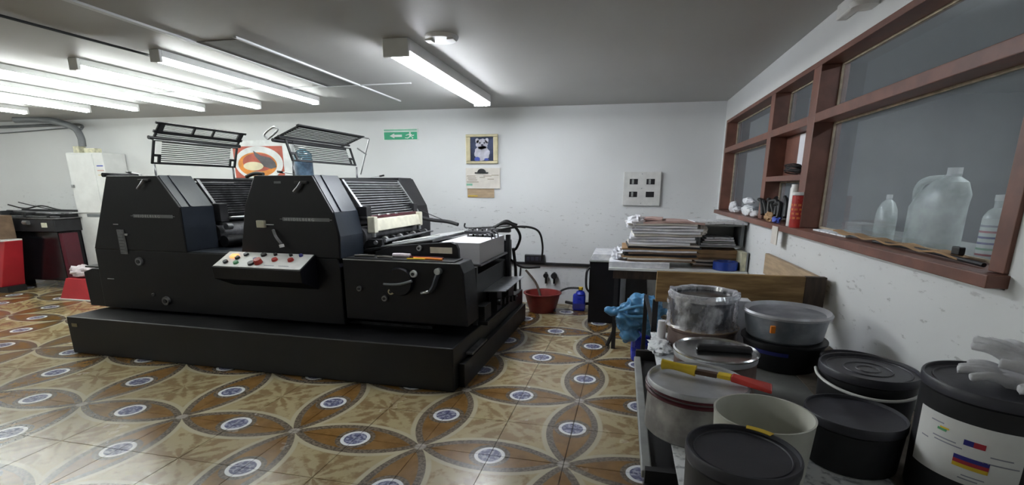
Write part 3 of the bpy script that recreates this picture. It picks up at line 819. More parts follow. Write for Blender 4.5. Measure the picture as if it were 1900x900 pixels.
for a0, a1, zz_ in ((196, 216, .850), (198, 221, .842), (184, 192, .835), (240, 255, .842), (236, 260, .826), (224, 240, .782), (222, 236, .774), (192, 204, .884)):
    kpatch('label_line', 'text_grey', a0, a1, zz_, zz_+.0028, .0025, 6)
# glove pair
def glove(name, label, xf, m_='glove_cloth'):
    t = thing(name, label, 'glove', xf.translation)
    q = MB(xf)
    q.box(-.035, .035, -.05, .035, .0, .022)
    q.box(-.03, .03, -.12, -.04, .0, .018)
    for i, (dx, L, a) in enumerate(((-.030, .055, .22), (-.010, .068, .05), (.011, .063, -.08), (.030, .050, -.25))):
        p0 = Vector((dx, .03, .011)); d = Vector((math.sin(-a), math.cos(a), .05*(i % 2)))
        q.tube([p0, p0+d*L*.5+Vector((0, 0, .006)), p0+d*L], lambda k: .0105*(1-.25*k), 8)
    q.tube([(-.03, -.02, .011), (-.055, .0, .016), (-.068, .025, .012)], lambda k: .0125*(1-.25*k), 8)
    q.build('glove_body', m_, t, remesh=.0045)
    q = MB(xf)
    for k in range(4): q.box(-.031, .031, -.115+k*.018, -.107+k*.018, -.001, .0195)
    q.build('cuff_rib', m_, t, .002)
    return t
glove('work_glove', 'grey knitted glove lying flat on the labelled black bucket, the lower one', T(.915, 1.235, KZ+.003) @ RZ(math.radians(66)) @ Matrix.Scale(1.3, 4))
glove('work_glove', 'grey knitted glove lying on top with fingers pointing up towards the wall', T(.935, 1.250, KZ+.034) @ RZ(math.radians(30)) @ RX(.20) @ Matrix.Scale(1.3, 4))
# tin C
t = pail('ink_tin', 'grey tin with a maroon-stained lip and pale lid carrying the yellow scraper', .254, 1.500, IZ, .835, .150, 'tin_dirty', 'tin_lid', 'tin', 1.0, False)
MB().lathe((.254, 1.500, .795), [(.1495, 0), (.1535, .003), (.1535, .008), (.1495, .012)], 56).build('lower_bead', 'maroon_ink', t)
MB().lathe((.254, 1.500, .812), [(.1495, 0), (.1545, .003), (.1545, .006), (.1495, .009)], 56).build('upper_bead', 'maroon_ink', t)
# tin D
t = pail('ink_tin', 'tin with a raised chrome lip and a dark bar lying on its lid', .372, 1.872, IZ, .812, .150, 'tin_brown', 'tin_lid', 'tin', 1.0, False)
MB().lathe((.372, 1.872, .812), [(.140, -.006), (.152, -.002), (.154, .004), (.148, .008), (.142, .002)], 56).build('lid_rim', 'chrome', t)
tag(cube('roller_bar', 'black_plastic', .30, .50, 1.845, 1.885, .8125, .835, None, .01, None), 'dark bar lying across the lid of the rimmed tin', 'bar')
# scraper / spatula on tin C
xf = T(.205, 1.545, .838) @ RZ(math.radians(-20))
t = thing('paint_scraper', 'yellow handled scraper with red tip lying on the maroon-stained tin', 'scraper', (.25, 1.55, .838))
q = MB(xf); q.tube([(-.055, 0, .014), (-.03, .0, .016), (.01, 0, .014), (.05, 0, .012)], lambda k: .018-.005*math.sin(PI*k), 12); q.build('handle', 'yellow', t)
q = MB(xf); q.box(.05, .115, -.012, .012, .004, .018); q.build('blade', 'brown_ink', t, .003)
q = MB(xf); q.hexa([(.115, -.013, .006), (.155, -.016, .006), (.155, .016, .006), (.115, .013, .006)], [(.115, -.013, .02), (.155, -.016, .02), (.155, .016, .02), (.115, .013, .02)]); q.build('ferrule', 'yellow', t, .003)
q = MB(xf); q.hexa([(.155, -.018, .004), (.27, -.045, .0), (.265, .022, .0), (.155, .018, .004)], [(.155, -.018, .022), (.27, -.045, .010), (.265, .022, .010), (.155, .018, .022)]); q.build('tip', 'red', t, .004)
# B white tub
t = thing('empty_tub', 'empty open white plastic tub among the buckets', 'tub', (.376, 1.235, IZ))
h = .86-IZ; r = .118
q = MB().lathe((.376, 1.237, IZ), [(.001, .0), (r*.88, 0), (r*.90, .004), (r*.99, h-.004), (r, h), (r*.96, h), (r*.95, h-.004), (r*.86, .010), (.001, .008)], 56, wob=lambda a, z: .02*math.sin(2*a+.6)*z/h)
q.build('tub_wall', 'tub_plastic', t)
# E + F
t = pail('ink_tin', 'brown stained tin under the plastic wrapped bucket', .402, 2.37, IZ, .785, .158, 'tin_brown', 'tin_brown', 'tin', 1.0, False)
MB().lathe((.402, 2.37, .772), [(.157, 0), (.161, .003), (.161, .008), (.157, .011)], 48).build('lip', 'wood_pale', t)
ex, ey, er, ez0, ez1 = .392, 2.355, .146, .787, .935
t = thing('wrapped_bucket', 'open bucket of black ink wrapped in crumpled clear plastic', 'bucket', (ex, ey, ez0))
MB().lathe((ex, ey, ez0), [(.001, 0), (er*.9, 0), (er*.96, ez1-ez0), (er*.93, ez1-ez0), (er*.88, .09), (.001, .09)], 40).build('bucket_body', 'navy_plastic', t)
q = MB(); crumpled = []
n = 72; rows = 16; vs = []; fs = []
for i in range(rows+1):
    zz_ = ez0-.004 + (ez1+.012-ez0)*i/rows
    for j in range(n):
        a = 2*PI*j/n; d = Vector((math.cos(a)*3, math.sin(a)*3, zz_*18))
        k = er*(1.03 + .10*abs(noise.noise(d)) + .06*abs(noise.noise(d*2.3)))
        if i == 0: k += .01
        vs.append((ex+k*math.cos(a), ey+k*math.sin(a), zz_ + (.012*noise.noise(Vector((a*2, 0, 3))) if i == rows else 0)))
for j in range(n):
    a = 2*PI*j/n; vs.append((ex+er*.90*math.cos(a), ey+er*.90*math.sin(a), ez1+.006+.008*noise.noise(Vector((a*3, 1, 0)))))
for j in range(n):
    a = 2*PI*j/n; k = er*(.84+.05*noise.noise(Vector((math.cos(a)*4, math.sin(a)*4, 0)))); vs.append((ex+k*math.cos(a), ey+k*math.sin(a), ez1-.035))
for i in range(rows+2):
    for j in range(n): fs.append((i*n+j, i*n+(j+1) % n, (i+1)*n+(j+1) % n, (i+1)*n+j))
q.add(vs, fs, True); q.build('plastic_wrap', 'plastic_film', t, sharp=60)
MB().lathe((ex, ey, ez1-.030), [(.001, 0), (er*.88, 0), (er*.88, .020), (.001, .022)], 40, wob=lambda a, z: .02*math.sin(5*a)).build('ink_surface', 'ink', t)
MB().lathe((ex, ey, ez1-.012), [(er*.90, .0), (er*1.04, -.012), (er*1.07, .006), (er*1.0, .022), (er*.92, .018), (er*.90, .0)], 60, wob=lambda a, z: .022*math.sin(7*a)+.012*math.sin(17*a+1)).build('folded_rim', 'plastic_rim', t)
t = thing('white_carton', 'white carton standing between the wrapped bucket and the metal pot', 'carton', (.60, 2.50, IZ))
cube('carton_body', 'paper', .565, .625, 2.44, 2.52, IZ+.001, .885, t, .002)
# G pot + dark bucket below + H
gx, gy, gr = .705, 2.196, .171
t = thing('stacked_bucket', 'black bucket with a blue printed stripe underneath the metal pot', 'bucket', (gx, gy, IZ))
MB().lathe((gx, gy, IZ), [(.001, 0), (gr*.80, 0), (gr*.94, .112), (gr*.98, .112), (gr*.98, .121), (.001, .121)], 48).build('bucket_body', 'black_plastic', t)
q = MB()
for i in range(8):
    a0, a1 = math.radians(214+i*6), math.radians(220+i*6); f = lambda a, r_, z_: (gx+r_*math.cos(a), gy+r_*math.sin(a), z_)
    q.add([f(a0, gr*.905+.002, .745), f(a1, gr*.905+.002, .745), f(a1, gr*.925+.002, .762), f(a0, gr*.925+.002, .762)], [(0, 1, 2, 3)], True)
q.build('blue_stripe', 'blue_print', t)
t = thing('metal_pot', 'battered metal pot with an upturned rim lid standing on the black bucket', 'pot', (gx, gy, .79))
MB().lathe((gx, gy, .792), [(.001, 0), (gr*.80, 0), (gr*.86, .010), (gr*.95, .104), (gr*.97, .106)], 48, wob=lambda a, z: .012*math.sin(3*a)).build('pot_body', 'pot_metal', t)
MB().lathe((gx, gy, .892), [(gr*.94, .0), (gr, .004), (gr*1.01, .012), (gr*.97, .020), (gr*.93, .016), (gr*.86, .006), (gr*.84, .005), (.001, .005)], 56, wob=lambda a, z: .006*math.sin(4*a)).build('pot_lid', 'tin_lid', t)
MB().box(gx-.10, gx-.082, gy-gr*.93, gy-gr*.85, .845, .875).build('yellow_smear', 'orange', t, .002)
t = pail('ink_bucket', 'black lidded bucket squeezed against the wall behind the metal pot', .902, 1.985, IZ, .775, .120, 'black_plastic', 'lid_plastic')

# white jar with newspaper at the far left of the ink table
t = thing('paper_roll', 'short white roll standing at the far left edge of the ink table', 'roll', (.235, 2.45, IZ))
MB().cyl((.225, 2.47, IZ+.001), (.225, 2.47, IZ+.09), .022, .02, 20).build('roll', 'paper', t)
crumple('crumpled_paper', 'newsprint', (.205, 2.27, IZ), .05, .10, .018, .4, 15, 'crumpled inky paper at the left edge of the ink table', 'paper')

# ================================================================== things on the window sill
SZ = z0 + .043
t = thing('red_can', 'red printed can with white rim on the window sill', 'can', (WX-.012, 3.215, SZ))
MB().lathe((WX-.012, 3.215, SZ), [(.001, 0), (.044, 0), (.044, .185), (.001, .186)], 36).build('can_body', 'red_can', t)
MB().lathe((WX-.012, 3.215, SZ+.187), [(.045, 0), (.047, .003), (.047, .016), (.042, .018), (.038, .010), (.001, .010)], 36).build('can_lid', 'white_plastic', t)
q = MB()
for k, z_ in enumerate((.05, .075, .10, .125)):
    for i in range(10): 
        a0, a1 = math.radians(165+i*11), math.radians(176+i*11); f = lambda a, zz: (WX-.012+.0448*math.cos(a), 3.215+.0448*math.sin(a), SZ+zz)
        if (i+k) % 3: q.add([f(a0, z_), f(a1, z_), f(a1, z_+.012), f(a0, z_+.012)], [(0, 1, 2, 3)])
q.build('can_print', 'orange_label', t)
t = thing('white_tube', 'slim white container standing behind the red can', 'bottle', (WX-.005, 3.335, SZ))
MB().lathe((WX-.005, 3.335, SZ), [(.001, 0), (.032, 0), (.032, .225), (.027, .235), (.027, .25), (.001, .25)], 28).build('tube_body', 'white_plastic', t)
t = thing('black_gloves', 'heap of black rubber gloves and rags on the window sill', 'gloves', (WX+.05, 3.82, SZ))
q = MB(); random.seed(5)
for i in range(9):
    c = Vector((WX-.0+random.uniform(-.02, .03), 3.52+.055*i*.95, SZ+.02+random.uniform(0, .03)))
    q.tube([c, c+Vector((random.uniform(-.02, .02), .05, .09)), c+Vector((random.uniform(-.02, .02), .10+random.uniform(0, .04), .11+random.uniform(-.03, .02)))], lambda k: .018*(1-.3*k), 8)
q.build('glove_heap', 'rubber', t)
o = crumple('rag', 'cardboard', (WX-.015, 3.78, SZ), .022, .09, .03, .4, 3, 'brown rag under the black gloves on the sill', 'rag')
o = crumple('rag', 'photo_vase', (WX-.02, 3.60, SZ), .02, .06, .02, .4, 31, 'small blue-grey rag right beside the black gloves', 'rag')
for k, (y_, z_, w_, hh, m_, lb) in enumerate(((5.13, 0, .10, .10, 'paper', 'white packet farthest left on the window sill'), (4.95, 0, .12, .06, 'paper_print', 'low grey packet second from the left on the sill'),
        (4.55, .0, .30, .085, 'newsprint', 'crumpled printed carton on the sill left of the gloves'), (4.30, .0, .10, .05, 'paper', 'small white packet in front of the left mullion'), (4.56, .088, .26, .06, 'paper_print', 'flattened carton lying on the printed carton'))):
    c = crumple('sill_packet', m_, (WX+.015, y_, SZ+z_), .04, w_/2, hh/2, .22, 20+k, lb, 'packet', 2.0, 20)
t = thing('white_notice', 'white sheet with dark lettering in the small window compartment', 'notice', (WX+.09, 3.55, 1.50))
cube('notice_sheet', 'paper', GX-.005, GX-.002, 3.35, 3.72, 1.53, 1.755, t)
cube('notice_edge', 'blue_print', GX-.008, GX-.005, 3.35, 3.375, 1.55, 1.74, t)
cube('compartment_back', 'window_wood', GX, GX+.01, M2[1], M1[0], 1.49, rz0-.01, ww)
t = thing('cable_coil', 'tangled coil of thin black cable on the compartment shelf', 'cable', (WX+.05, 3.65, 1.49))
q = MB(); pts = []
for i in range(60):
    a = i*.55; pts.append((WX+.045+.032*math.cos(a)+.004*math.sin(i), 3.62+(.11+.03*math.sin(i*.9))*math.sin(a), 1.497+.0009*i+.018*abs(math.sin(a*.5))))
q.tube(pts, .0045, 6); q.build('cable_loops', 'rubber', t)
tag(cube('tape_strip', 'paper_warm', WX-.062, WX-.056, 3.40, 3.52, z0-.085, z0+.03, None), 'strip of yellowed tape hanging over the sill by the red can', 'tape')
t = thing('cardboard_strip', 'long torn brown cardboard strip lying on the sill of the big pane', 'cardboard', (WX+.04, 2.3, SZ))
q = MB()
vs = []; fs = []; n = 24
for i in range(n+1):
    y_ = 1.80 + i/n*.98; w_ = .022*(1-.6*abs(i/n-.4)); zt_ = SZ+.006+.010*math.sin(i*.6)**2
    vs += [(WX+.035-w_, y_, zt_), (WX+.035+w_, y_, zt_+.004), (WX+.035+w_, y_, zt_+.010), (WX+.035-w_, y_, zt_+.006)]
for i in range(n):
    for j in range(4): fs.append((4*i+j, 4*i+(j+1) % 4, 4*i+4+(j+1) % 4, 4*i+4+j))
fs += [(0, 1, 2, 3), (4*n, 4*n+3, 4*n+2, 4*n+1)]
q.add(vs, fs); q.build('torn_strip', 'cardboard', t)
tag(MB().tube([(WX+.02, 1.68, SZ+.008), (WX+.03, 2.0, SZ+.012), (WX+.02, 2.35, SZ+.008)], .007).build('thin_rod', 'black_iron'), 'thin black rod lying on the sill in front of the cardboard strip', 'rod')
tag(MB().box(WX+.01, WX+.07, 2.60, 3.02, SZ, SZ+.007).build('flat_card', 'newsprint'), 'flat printed card on the sill right of the red can', 'card')
tag(MB().box(WX+.03, WX+.05, 1.82, 1.86, SZ+.018, SZ+.045).build('black_clip', 'black_iron', None, .004), 'small black clip on the sill before the white jug', 'clip')
# behind the glass
GY = WX + .24
t = thing('bench_beyond', 'pale shelf behind the big window pane carrying bottles', 'shelf', (GY+.1, 2.9, 1.1))
cube('shelf_board', 'grey_paint', WX+WT+.002, WX+WT+.55, 1.2, 5.6, 1.12, 1.145, t)
for y_ in (1.4, 5.4): cube('leg', 'grey_paint', GY+.3, GY+.34, y_, y_+.04, 0, 1.12, t)
def jug(nm, label, c, r, h, ry, handle=True):
    t = thing(nm, label, 'jug' if handle else 'bottle', c)
    q = MB().lathe(c, [(.001, 0), (r*.96, 0), (r, .01), (r, h*.55), (r*.98, h*.57), (r*.9, h*.70), (r*.60, h*.84), (r*.26, h*.90), (r*.26, h*.93), (.001, h*.93)], 32, 1, ry)
    sh = .07 if handle else 0
    for p in q.v: p.y -= sh * max(0, (p.z-c[2])/h-.55)/.38
    q.build('jug_body', 'jug_translucent', t)
    MB().lathe((c[0], c[1]-sh, c[2]+h*.91), [(r*.30, 0), (r*.30, h*.09), (.001, h*.092)], 20).build('cap', 'white_plastic', t)
    if handle:
        MB().tube([(c[0], c[1]-.02, c[2]+h*.88), (c[0]-.02, c[1]+r*ry*.55, c[2]+h*.86), (c[0]-.02, c[1]+r*ry*.92, c[2]+h*.74), (c[0]-.01, c[1]+r*ry*.97, c[2]+h*.55)], .015).build('handle', 'jug_translucent', t)
    return t
jug('white_jug', 'large translucent white jug with handle behind the big pane', (GY, 2.37, 1.146), .080, .345, 1.7)
jug('pale_bottle', 'pale bottle left of the white jug behind the big pane', (GY, 2.76, 1.146), .042, .235, 1.35, False)
t = thing('spray_bottle', 'bottle with a striped label right of the white jug behind the pane', 'bottle', (GY+.01, 2.03, 1.146))
MB().lathe((GY+.01, 2.03, 1.146), [(.001, 0), (.040, 0), (.040, .17), (.03, .19), (.018, .20), (.018, .225), (.001, .225)], 24).build('bottle_body', 'jug_translucent', t)
q = MB(); q2 = MB()
q.lathe((GY+.01, 2.03, 1.16), [(.0412, 0), (.0412, .15)], 24).build('label', 'sign_white', t)
for k in range(6):
    MB().lathe((GY+.01, 2.03, 1.18+k*.02), [(.0418, 0), (.0418, .007)], 24).build('label_band', ['flag_red', 'green_tape', 'flag_blue', 'flag_blue', 'flag_red', 'text_grey'][k], t)
MB().lathe((GY+.01, 2.03, 1.37), [(.02, 0), (.02, .02), (.001, .021)], 16).build('cap', 'white_plastic', t)
t = thing('low_box', 'low grey box left of the pale bottle behind the pane', 'box', (GY, 2.85, 1.146))
cube('box_body', 'grey_paint', GY-.05, GY+.05, 2.88, 3.08, 1.146, 1.23, t, .003)
t = thing('white_saucer', 'small white dish behind the pane near the red can', 'dish', (GY-.02, 3.08, 1.146))
MB().lathe((GY-.02, 3.10, 1.146), [(.001, 0), (.05, 0), (.075, .03), (.070, .03), (.048, .006), (.001, .006)], 28).build('dish', 'white_plastic', t)
# ================================================================== the offset press
PR = thing('printing_press', 'black two-unit offset printing press with open guards and loaded paper feeder', 'printing press', (-1.13, 3.043, 0), None, -0.0334926, True)
def pb(nm, m_, x0, x1, y0, y1, z0, z1, bevel=.004, parent=PR): return cube(nm, m_, x0, x1, y0, y1, z0, z1, parent, bevel)
pl_ = pb('plinth', 'plinth_paint', -3.47, .035, 0, 2.10, .0, .325, .008)
pb('plinth_plate', 'gilt_dark', -3.42, -3.36, -.004, -.0005, .24, .27, .001, pl_)
# lower body and deck
q = MB(); q.prism([(-3.42, .345), (-.985, .345), (-.985, .80), (-1.0, .87), (-3.405, .87)], .29, 1.95); bo = q.build('lower_body', 'press_paint', PR, .006)
pb('body_recess', 'dark_mech', -3.30, -.3, .42, 1.9, .325, .346, 0)
q = MB(); q.prism([(-3.60, .345), (-3.42, .345), (-3.42, .69), (-3.50, .69), (-3.605, .655)], .30, 1.9); q.build('delivery_box', 'press_paint', PR, .006)
pb('delivery_lip', 'black_iron', -3.62, -3.40, .33, 1.85, .690, .705, .003)
q = MB(); q.tube([(-3.60, .6, .70), (-3.75, .7, .72), (-3.85, .9, .70)], .012); q.build('delivery_arm', 'black_iron', PR)
# covers (operator side and far side)
P1 = [(-3.41, .870), (-3.125, 1.490), (-2.605, 1.490), (-2.420, 1.240), (-2.415, .870)]
P2 = [(-1.875, .870), (-1.785, 1.26), (-1.665, 1.490), (-1.160, 1.490), (-1.010, 1.220), (-.975, 1.04), (-.980, .870)]
for i, P in enumerate((P1, P2)):
    for (a, b) in ((.29, .62), (1.66, 2.0)):
        c = MB().prism(P, a, b).build('side_cover', 'press_paint', PR, .006)
        if a < 1:
            # sloped facet plates, lighter and bluer than the cover paint
            (xa, za), (xb, zb) = (P[2], P[3]) if i == 0 else (P[3], P[4])
            dx, dz = xb-xa, zb-za; L_ = math.hypot(dx, dz); nx, nz = -dz/L_*.004, dx/L_*.004
            q = MB(); q.prism([(xa, za), (xb, zb), (xb-nx*-1, zb+abs(nz)), (xa+abs(nx), za+.004)], a+.02, b-.004); q.build('facet_plate', 'press_blue', c)
            q = MB(); q.prism([(xa+.002, za+.002), (xb+.002, zb+.002), (xb+.012, zb+.006), (xa+.012, za+.006)], a+.10, a+.118); q.build('edge_strip', 'steel' if 0 else 'press_blue', c)
            if i == 0: q = MB().box(-2.4195, -2.412, a+.01, b-.004, .88, 1.24)
            else: q = MB().prism([(-1.010, 1.220), (-.975, 1.04), (-.980, .875), (-.972, .875), (-.966, 1.04), (-1.002, 1.222)], a+.01, b-.004)
            q.build('facet_plate', 'press_blue', c)
pb('top_rail', 'press_paint', -3.16, -.0-1.17, 1.70, 1.98, 1.488, 1.498, .003)
pb('far_deck', 'press_paint', -2.42, -1.87, 1.66, 2.0, .87, 1.47, .004)
q = MB(); q.cyl((-3.17, .30, 1.497), (-3.17, .60, 1.497), .018, None, 10); q.build('cover_hinge', 'press_paint', PR)
pb('deck_plate', 'press_blue', -2.40, -1.89, .30, .62, .871, .878, .002)
# inner frames and cylinders of both units
for i, X in enumerate((-2.42, -.98)):
    pb('inner_frame', 'dark_mech', X-.62, X-.14, .62, 1.66, .872, 1.40, 0)
    for (dx, z_, r_, m_) in ((-.05, 1.00, .085, 'worn_steel'), (-.10, 1.15, .06, 'dark_mech'), (.06, .93, .05, 'dark_mech')):
        MB().cyl((X+dx, .63, z_), (X+dx, 1.65, z_), r_, None, 28).build('cylinder', m_, PR)
    # sloping ink guard of bars along the cylinder axis
    a_, b_ = (X-.165, 1.462), (X+.045, 1.165)
    gd = pb('ink_guard', 'black_iron', X-.185, X-.160, .64, 1.64, 1.452, 1.476, .002)
    for yy_ in (.645, 1.60):
        q = MB(); q.hexa([(a_[0], yy_, a_[1]-.012), (b_[0], yy_, b_[1]-.012), (b_[0], yy_+.03, b_[1]-.012), (a_[0], yy_+.03, a_[1]-.012)], [(a_[0], yy_, a_[1]+.012), (b_[0], yy_, b_[1]+.012), (b_[0], yy_+.03, b_[1]+.012), (a_[0], yy_+.03, a_[1]+.012)]); q.build('guard_side', 'steel' if i else 'worn_steel', gd)
    nb = 14
    for k in range(nb):
        t_ = (k+.7)/(nb+.3); x_, z_ = a_[0]+(b_[0]-a_[0])*t_, a_[1]+(b_[1]-a_[1])*t_
        MB().box(x_-.0035, x_+.0035, .675, 1.60, z_-.005, z_+.005).build('guard_bar', 'steel' if i else 'worn_steel', gd)
    q = MB(); q.box(X-.18, X-.16, .64, 1.64, 1.10, 1.44); q.build('guard_back', 'ink', PR)
# fountain tray and clamps, feeder-side unit
X = -.98
tr = MB().prism([(X+.055, 1.055), (X+.105, 1.05), (X+.085, 1.145), (X+.045, 1.15)], .70, 1.54).build('fountain_tray', 'cream_enamel', PR, .004)
MB().box(X+.03, X+.06, .68, 1.56, 1.15, 1.175).build('fountain_edge', 'maroon_ink', PR, .003)
for yy_ in (.655, 1.53):
    q = MB(); q.box(X+.035, X+.105, yy_, yy_+.055, 1.035, 1.17); q.build('tray_clamp', 'cream_enamel', PR, .008)
    MB().cyl((X+.07, yy_+.03, 1.0), (X+.07, yy_+.03, 1.04), .022, None, 14).build('clamp_foot', 'steel', PR)
    MB().box(X-.04, X+.05, yy_-.02, yy_+.06, 1.17, 1.25).build('clamp_block', 'black_iron', PR, .006)
for yy_ in (.8, .95, 1.1): MB().cyl((X+.055, yy_, 1.175), (X+.055, yy_+.05, 1.178), .008, None, 8).build('fountain_key', 'steel', PR)
# left unit: silver bar and knob in the recess
MB().cyl((-2.335, .70, 1.135), (-2.335, 1.6, 1.135), .010, None, 10).build('bar_rail', 'steel', PR)
MB().cyl((-2.33, .64, 1.06), (-2.33, .70, 1.06), .028, None, 18).build('clamp_foot', 'steel', PR)
MB().box(-2.46, -2.36, .63, .72, 1.10, 1.26).build('clamp_block', 'black_iron', PR, .006)
MB().cyl((-2.13, .64, .93), (-2.13, 1.62, .93), .05, None, 24).build('cylinder', 'press_blue', PR)
MB().cyl((-2.02, .64, 1.00), (-2.02, 1.62, 1.00), .04, None, 24).build('cylinder', 'dark_mech', PR)
# nameplates
def text(body, size, parent, m_, x, y, z, ext=.001, sx=1):
    cu = bpy.data.curves.new('lettering', 'FONT'); cu.body = body; cu.size = size; cu.extrude = ext; cu.space_character = 1.55
    tmp = bpy.data.objects.new('lettering_tmp', cu); COL.objects.link(tmp)
    dg = bpy.context.evaluated_depsgraph_get(); me = bpy.data.meshes.new_from_object(tmp.evaluated_get(dg))
    bpy.data.objects.remove(tmp); bpy.data.curves.remove(cu)
    me.materials.clear(); me.materials.append(M[m_])
    me.transform(Matrix.Translation((x, y, z)) @ Matrix.Diagonal((sx, 1, 1, 1)) @ Matrix.Rotation(PI/2, 4, 'X'))
    o = bpy.data.objects.new('lettering', me); COL.objects.link(o); o.parent = parent; ORG[o.name] = ORG[parent.name].copy()
    return o
for x_ in (-2.90, -1.44):
    n_ = pb('nameplate', 'conduit_grey', x_-.01, x_+.40, .287, .291, 1.150, 1.176, .001)
    text('HEIDELBERG', .030, n_, 'steel', x_+.008, .2865, 1.152, .001, 1.08)
    for a, b in ((x_-.035, x_-.012), (x_+.402, x_+.420)): pb('plate_dash', 'worn_steel', a, b, .287, .291, 1.160, 1.166, 0)
# small fittings
def knob(x, z, r, m_='steel', d=.03, y=.29, nm='knob', n=20):
    k_ = MB().cyl((x, y, z), (x, y-d, z), r, r*.9, n).build(nm, m_, PR)
    MB().cyl((x, y-d, z), (x, y-d-.006, z), r*.45, None, 12).build('knob_centre', 'black_plastic', k_); return k_
knob(-2.925, .777, .037, 'worn_steel', .018); knob(-2.705, .442, .040, 'worn_steel', .02); knob(-2.84, .49, .014, 'worn_steel', .012)
lp = pb('instruction_plate', 'worn_steel', -3.115, -3.035, .284, .291, .835, 1.045, .002)
for i in range(7): pb('plate_line', 'conduit_grey', -3.105, -3.045-.006*(i % 3), .282, .284, .855+i*.026, .866+i*.026, 0, lp)
pb('latch', 'steel', -3.03, -3.0, .28, .291, .995, 1.012, .002); pb('latch', 'steel', -3.14, -3.09, .285, .291, 1.085, 1.092, .001)
pb('latch', 'steel', -3.32, -3.25, .284, .291, .605, .612, .001)
for x_, z_ in ((-2.72, 1.455), (-1.245, 1.440)):
    lv = pb('cover_handle', 'black_iron', x_-.06, x_+.05, .272, .291, z_-.012, z_+.008, .004)
    q = MB(); q.tube([(x_, .275, z_), (x_-.02, .262, z_-.035), (x_-.06, .262, z_-.07)], .010); q.build('grip', 'worn_steel', lv)
pb('lock_plate', 'conduit_grey', -1.49, -1.43, .285, .291, 1.43, 1.446, .001)
b_ = pb('push_switch', 'cream_enamel', -1.675, -1.605, .262, .291, 1.095, 1.15, .004)
pb('switch_lever', 'steel', -1.605, -1.53, .275, .283, 1.116, 1.122, 0, b_)
q = MB(); q.tube([(-1.535, .275, 1.08), (-1.50, .255, 1.03), (-1.455, .25, .975)], .011); lv = q.build('crank_lever', 'worn_steel', PR)
MB().cyl((-1.455, .25, .972), (-1.450, .25, .950), .018, None, 12).build('lever_tip', 'white_plastic', lv)
# control console
cs = MB().prism([(.29, .62), (.29, .895), (.095, .800), (.105, .705)], -1.985, -1.19, 'x').build('control_console', 'press_paint', PR, .004)
ca_ = math.atan2(.095, .195)
cf = Matrix(((1, 0, 0, -1.985), (0, math.cos(ca_), -math.sin(ca_), .095), (0, math.sin(ca_), math.cos(ca_), .8005), (0, 0, 0, 1)))
LL = math.hypot(.195, .095)
pnl = MB(cf).box(.01, .785, .008, LL-.006, .0, .004).build('console_panel', 'panel_white', PR, .001)
for x_, y_, r_, m_, nm in ((.09, .06, .026, 'press_blue', 0), (.19, .055, .026, 'green_tape', 0), (.155, .12, .026, 'press_blue', 0), (.20, .17, .026, 'press_blue', 0), (.36, .175, .030, 'black_plastic', 0),
        (.33, .055, .035, 'black_plastic', 0), (.385, .07, .040, 'red', 1), (.33, .11, .022, 'blue_print', 0), (.50, .115, .030, 'red', 0), (.64, .12, .030, 'red', 0), (.46, .185, .018, 'black_plastic', 0), (.60, .185, .018, 'black_plastic', 0), (.69, .185, .020, 'blue_print', 0)):
    MB(cf).cyl((x_, y_, .003), (x_, y_, .020+.02*nm), r_*.8, r_*.7, 18).build('push_button', m_, pnl)
MB(cf).box(.085, .145, .115, .16, .003, .022).build('signal_lamp', 'glow_orange', pnl, .004)
for x_ in (.45, .58): MB(cf).box(x_, x_+.09, .04, .046, .004, .005).build('panel_print', 'text_grey', pnl)
# feeder box, operator side
pb('feeder_frame', 'dark_mech', -.96, -.385, .56, 1.75, .40, .862, .006)
pb('far_side_frame', 'press_paint', -.96, .0, 1.64, 1.76, .40, .90, .006)
fb = MB().prism([(-.96, .40), (.045, .40), (.02, .80), (-.01, .87), (-.96, .87)], .29, .555).build('feeder_body', 'press_paint', PR, .008)
pb('feeder_edge', 'steel', -.955, -.02, .286, .292, .866, .874, .001)
pb('feeder_tray', 'dark_mech', -.95, -.06, .31, .50, .872, .880, .002)
for x_, z_, r_, m_ in ((-.37, .783, .028, 'white_enamel'), (-.825, .649, .022, 'worn_steel'), (-.558, .640, .026, 'gilt'), (-.616, .584, .024, 'worn_steel')): knob(x_, z_, r_, m_, .02)
hw = MB().cyl((-.48, .29, .72), (-.48, .255, .72), .11, .10, 28).build('hand_wheel', 'press_paint', PR)
q = MB(); q.tube([(-.60, .25, .70), (-.48, .245, .705), (-.37, .25, .735)], .010); q.build('wheel_bar', 'conduit_grey', hw)
ck = MB().tube([(-.165, .285, .805), (-.18, .255, .76), (-.20, .25, .70), (-.225, .25, .665)], .018).build('crank_handle', 'press_blue', PR)
MB().cyl((-.165, .29, .812), (-.165, .24, .815), .024, None, 14).build('crank_knob', 'steel', ck); MB().cyl((-.235, .25, .662), (-.30, .25, .645), .012, None, 10).build('crank_tip', 'steel', ck)
# second side plate with rounded corner
q = MB(); q.prism([(-.80, .872), (-.80, .905), (-.66, .955), (-.155, 1.0), (-.115, .985), (-.098, .95), (-.095, .872)], .50, .545); sp_ = q.build('side_plate', 'press_paint', PR, .006)
knob(-.412, .947, .022, 'steel', .02, .50); pb('type_label', 'cream_enamel', -.325, -.145, .496, .501, .912, .958, .001)
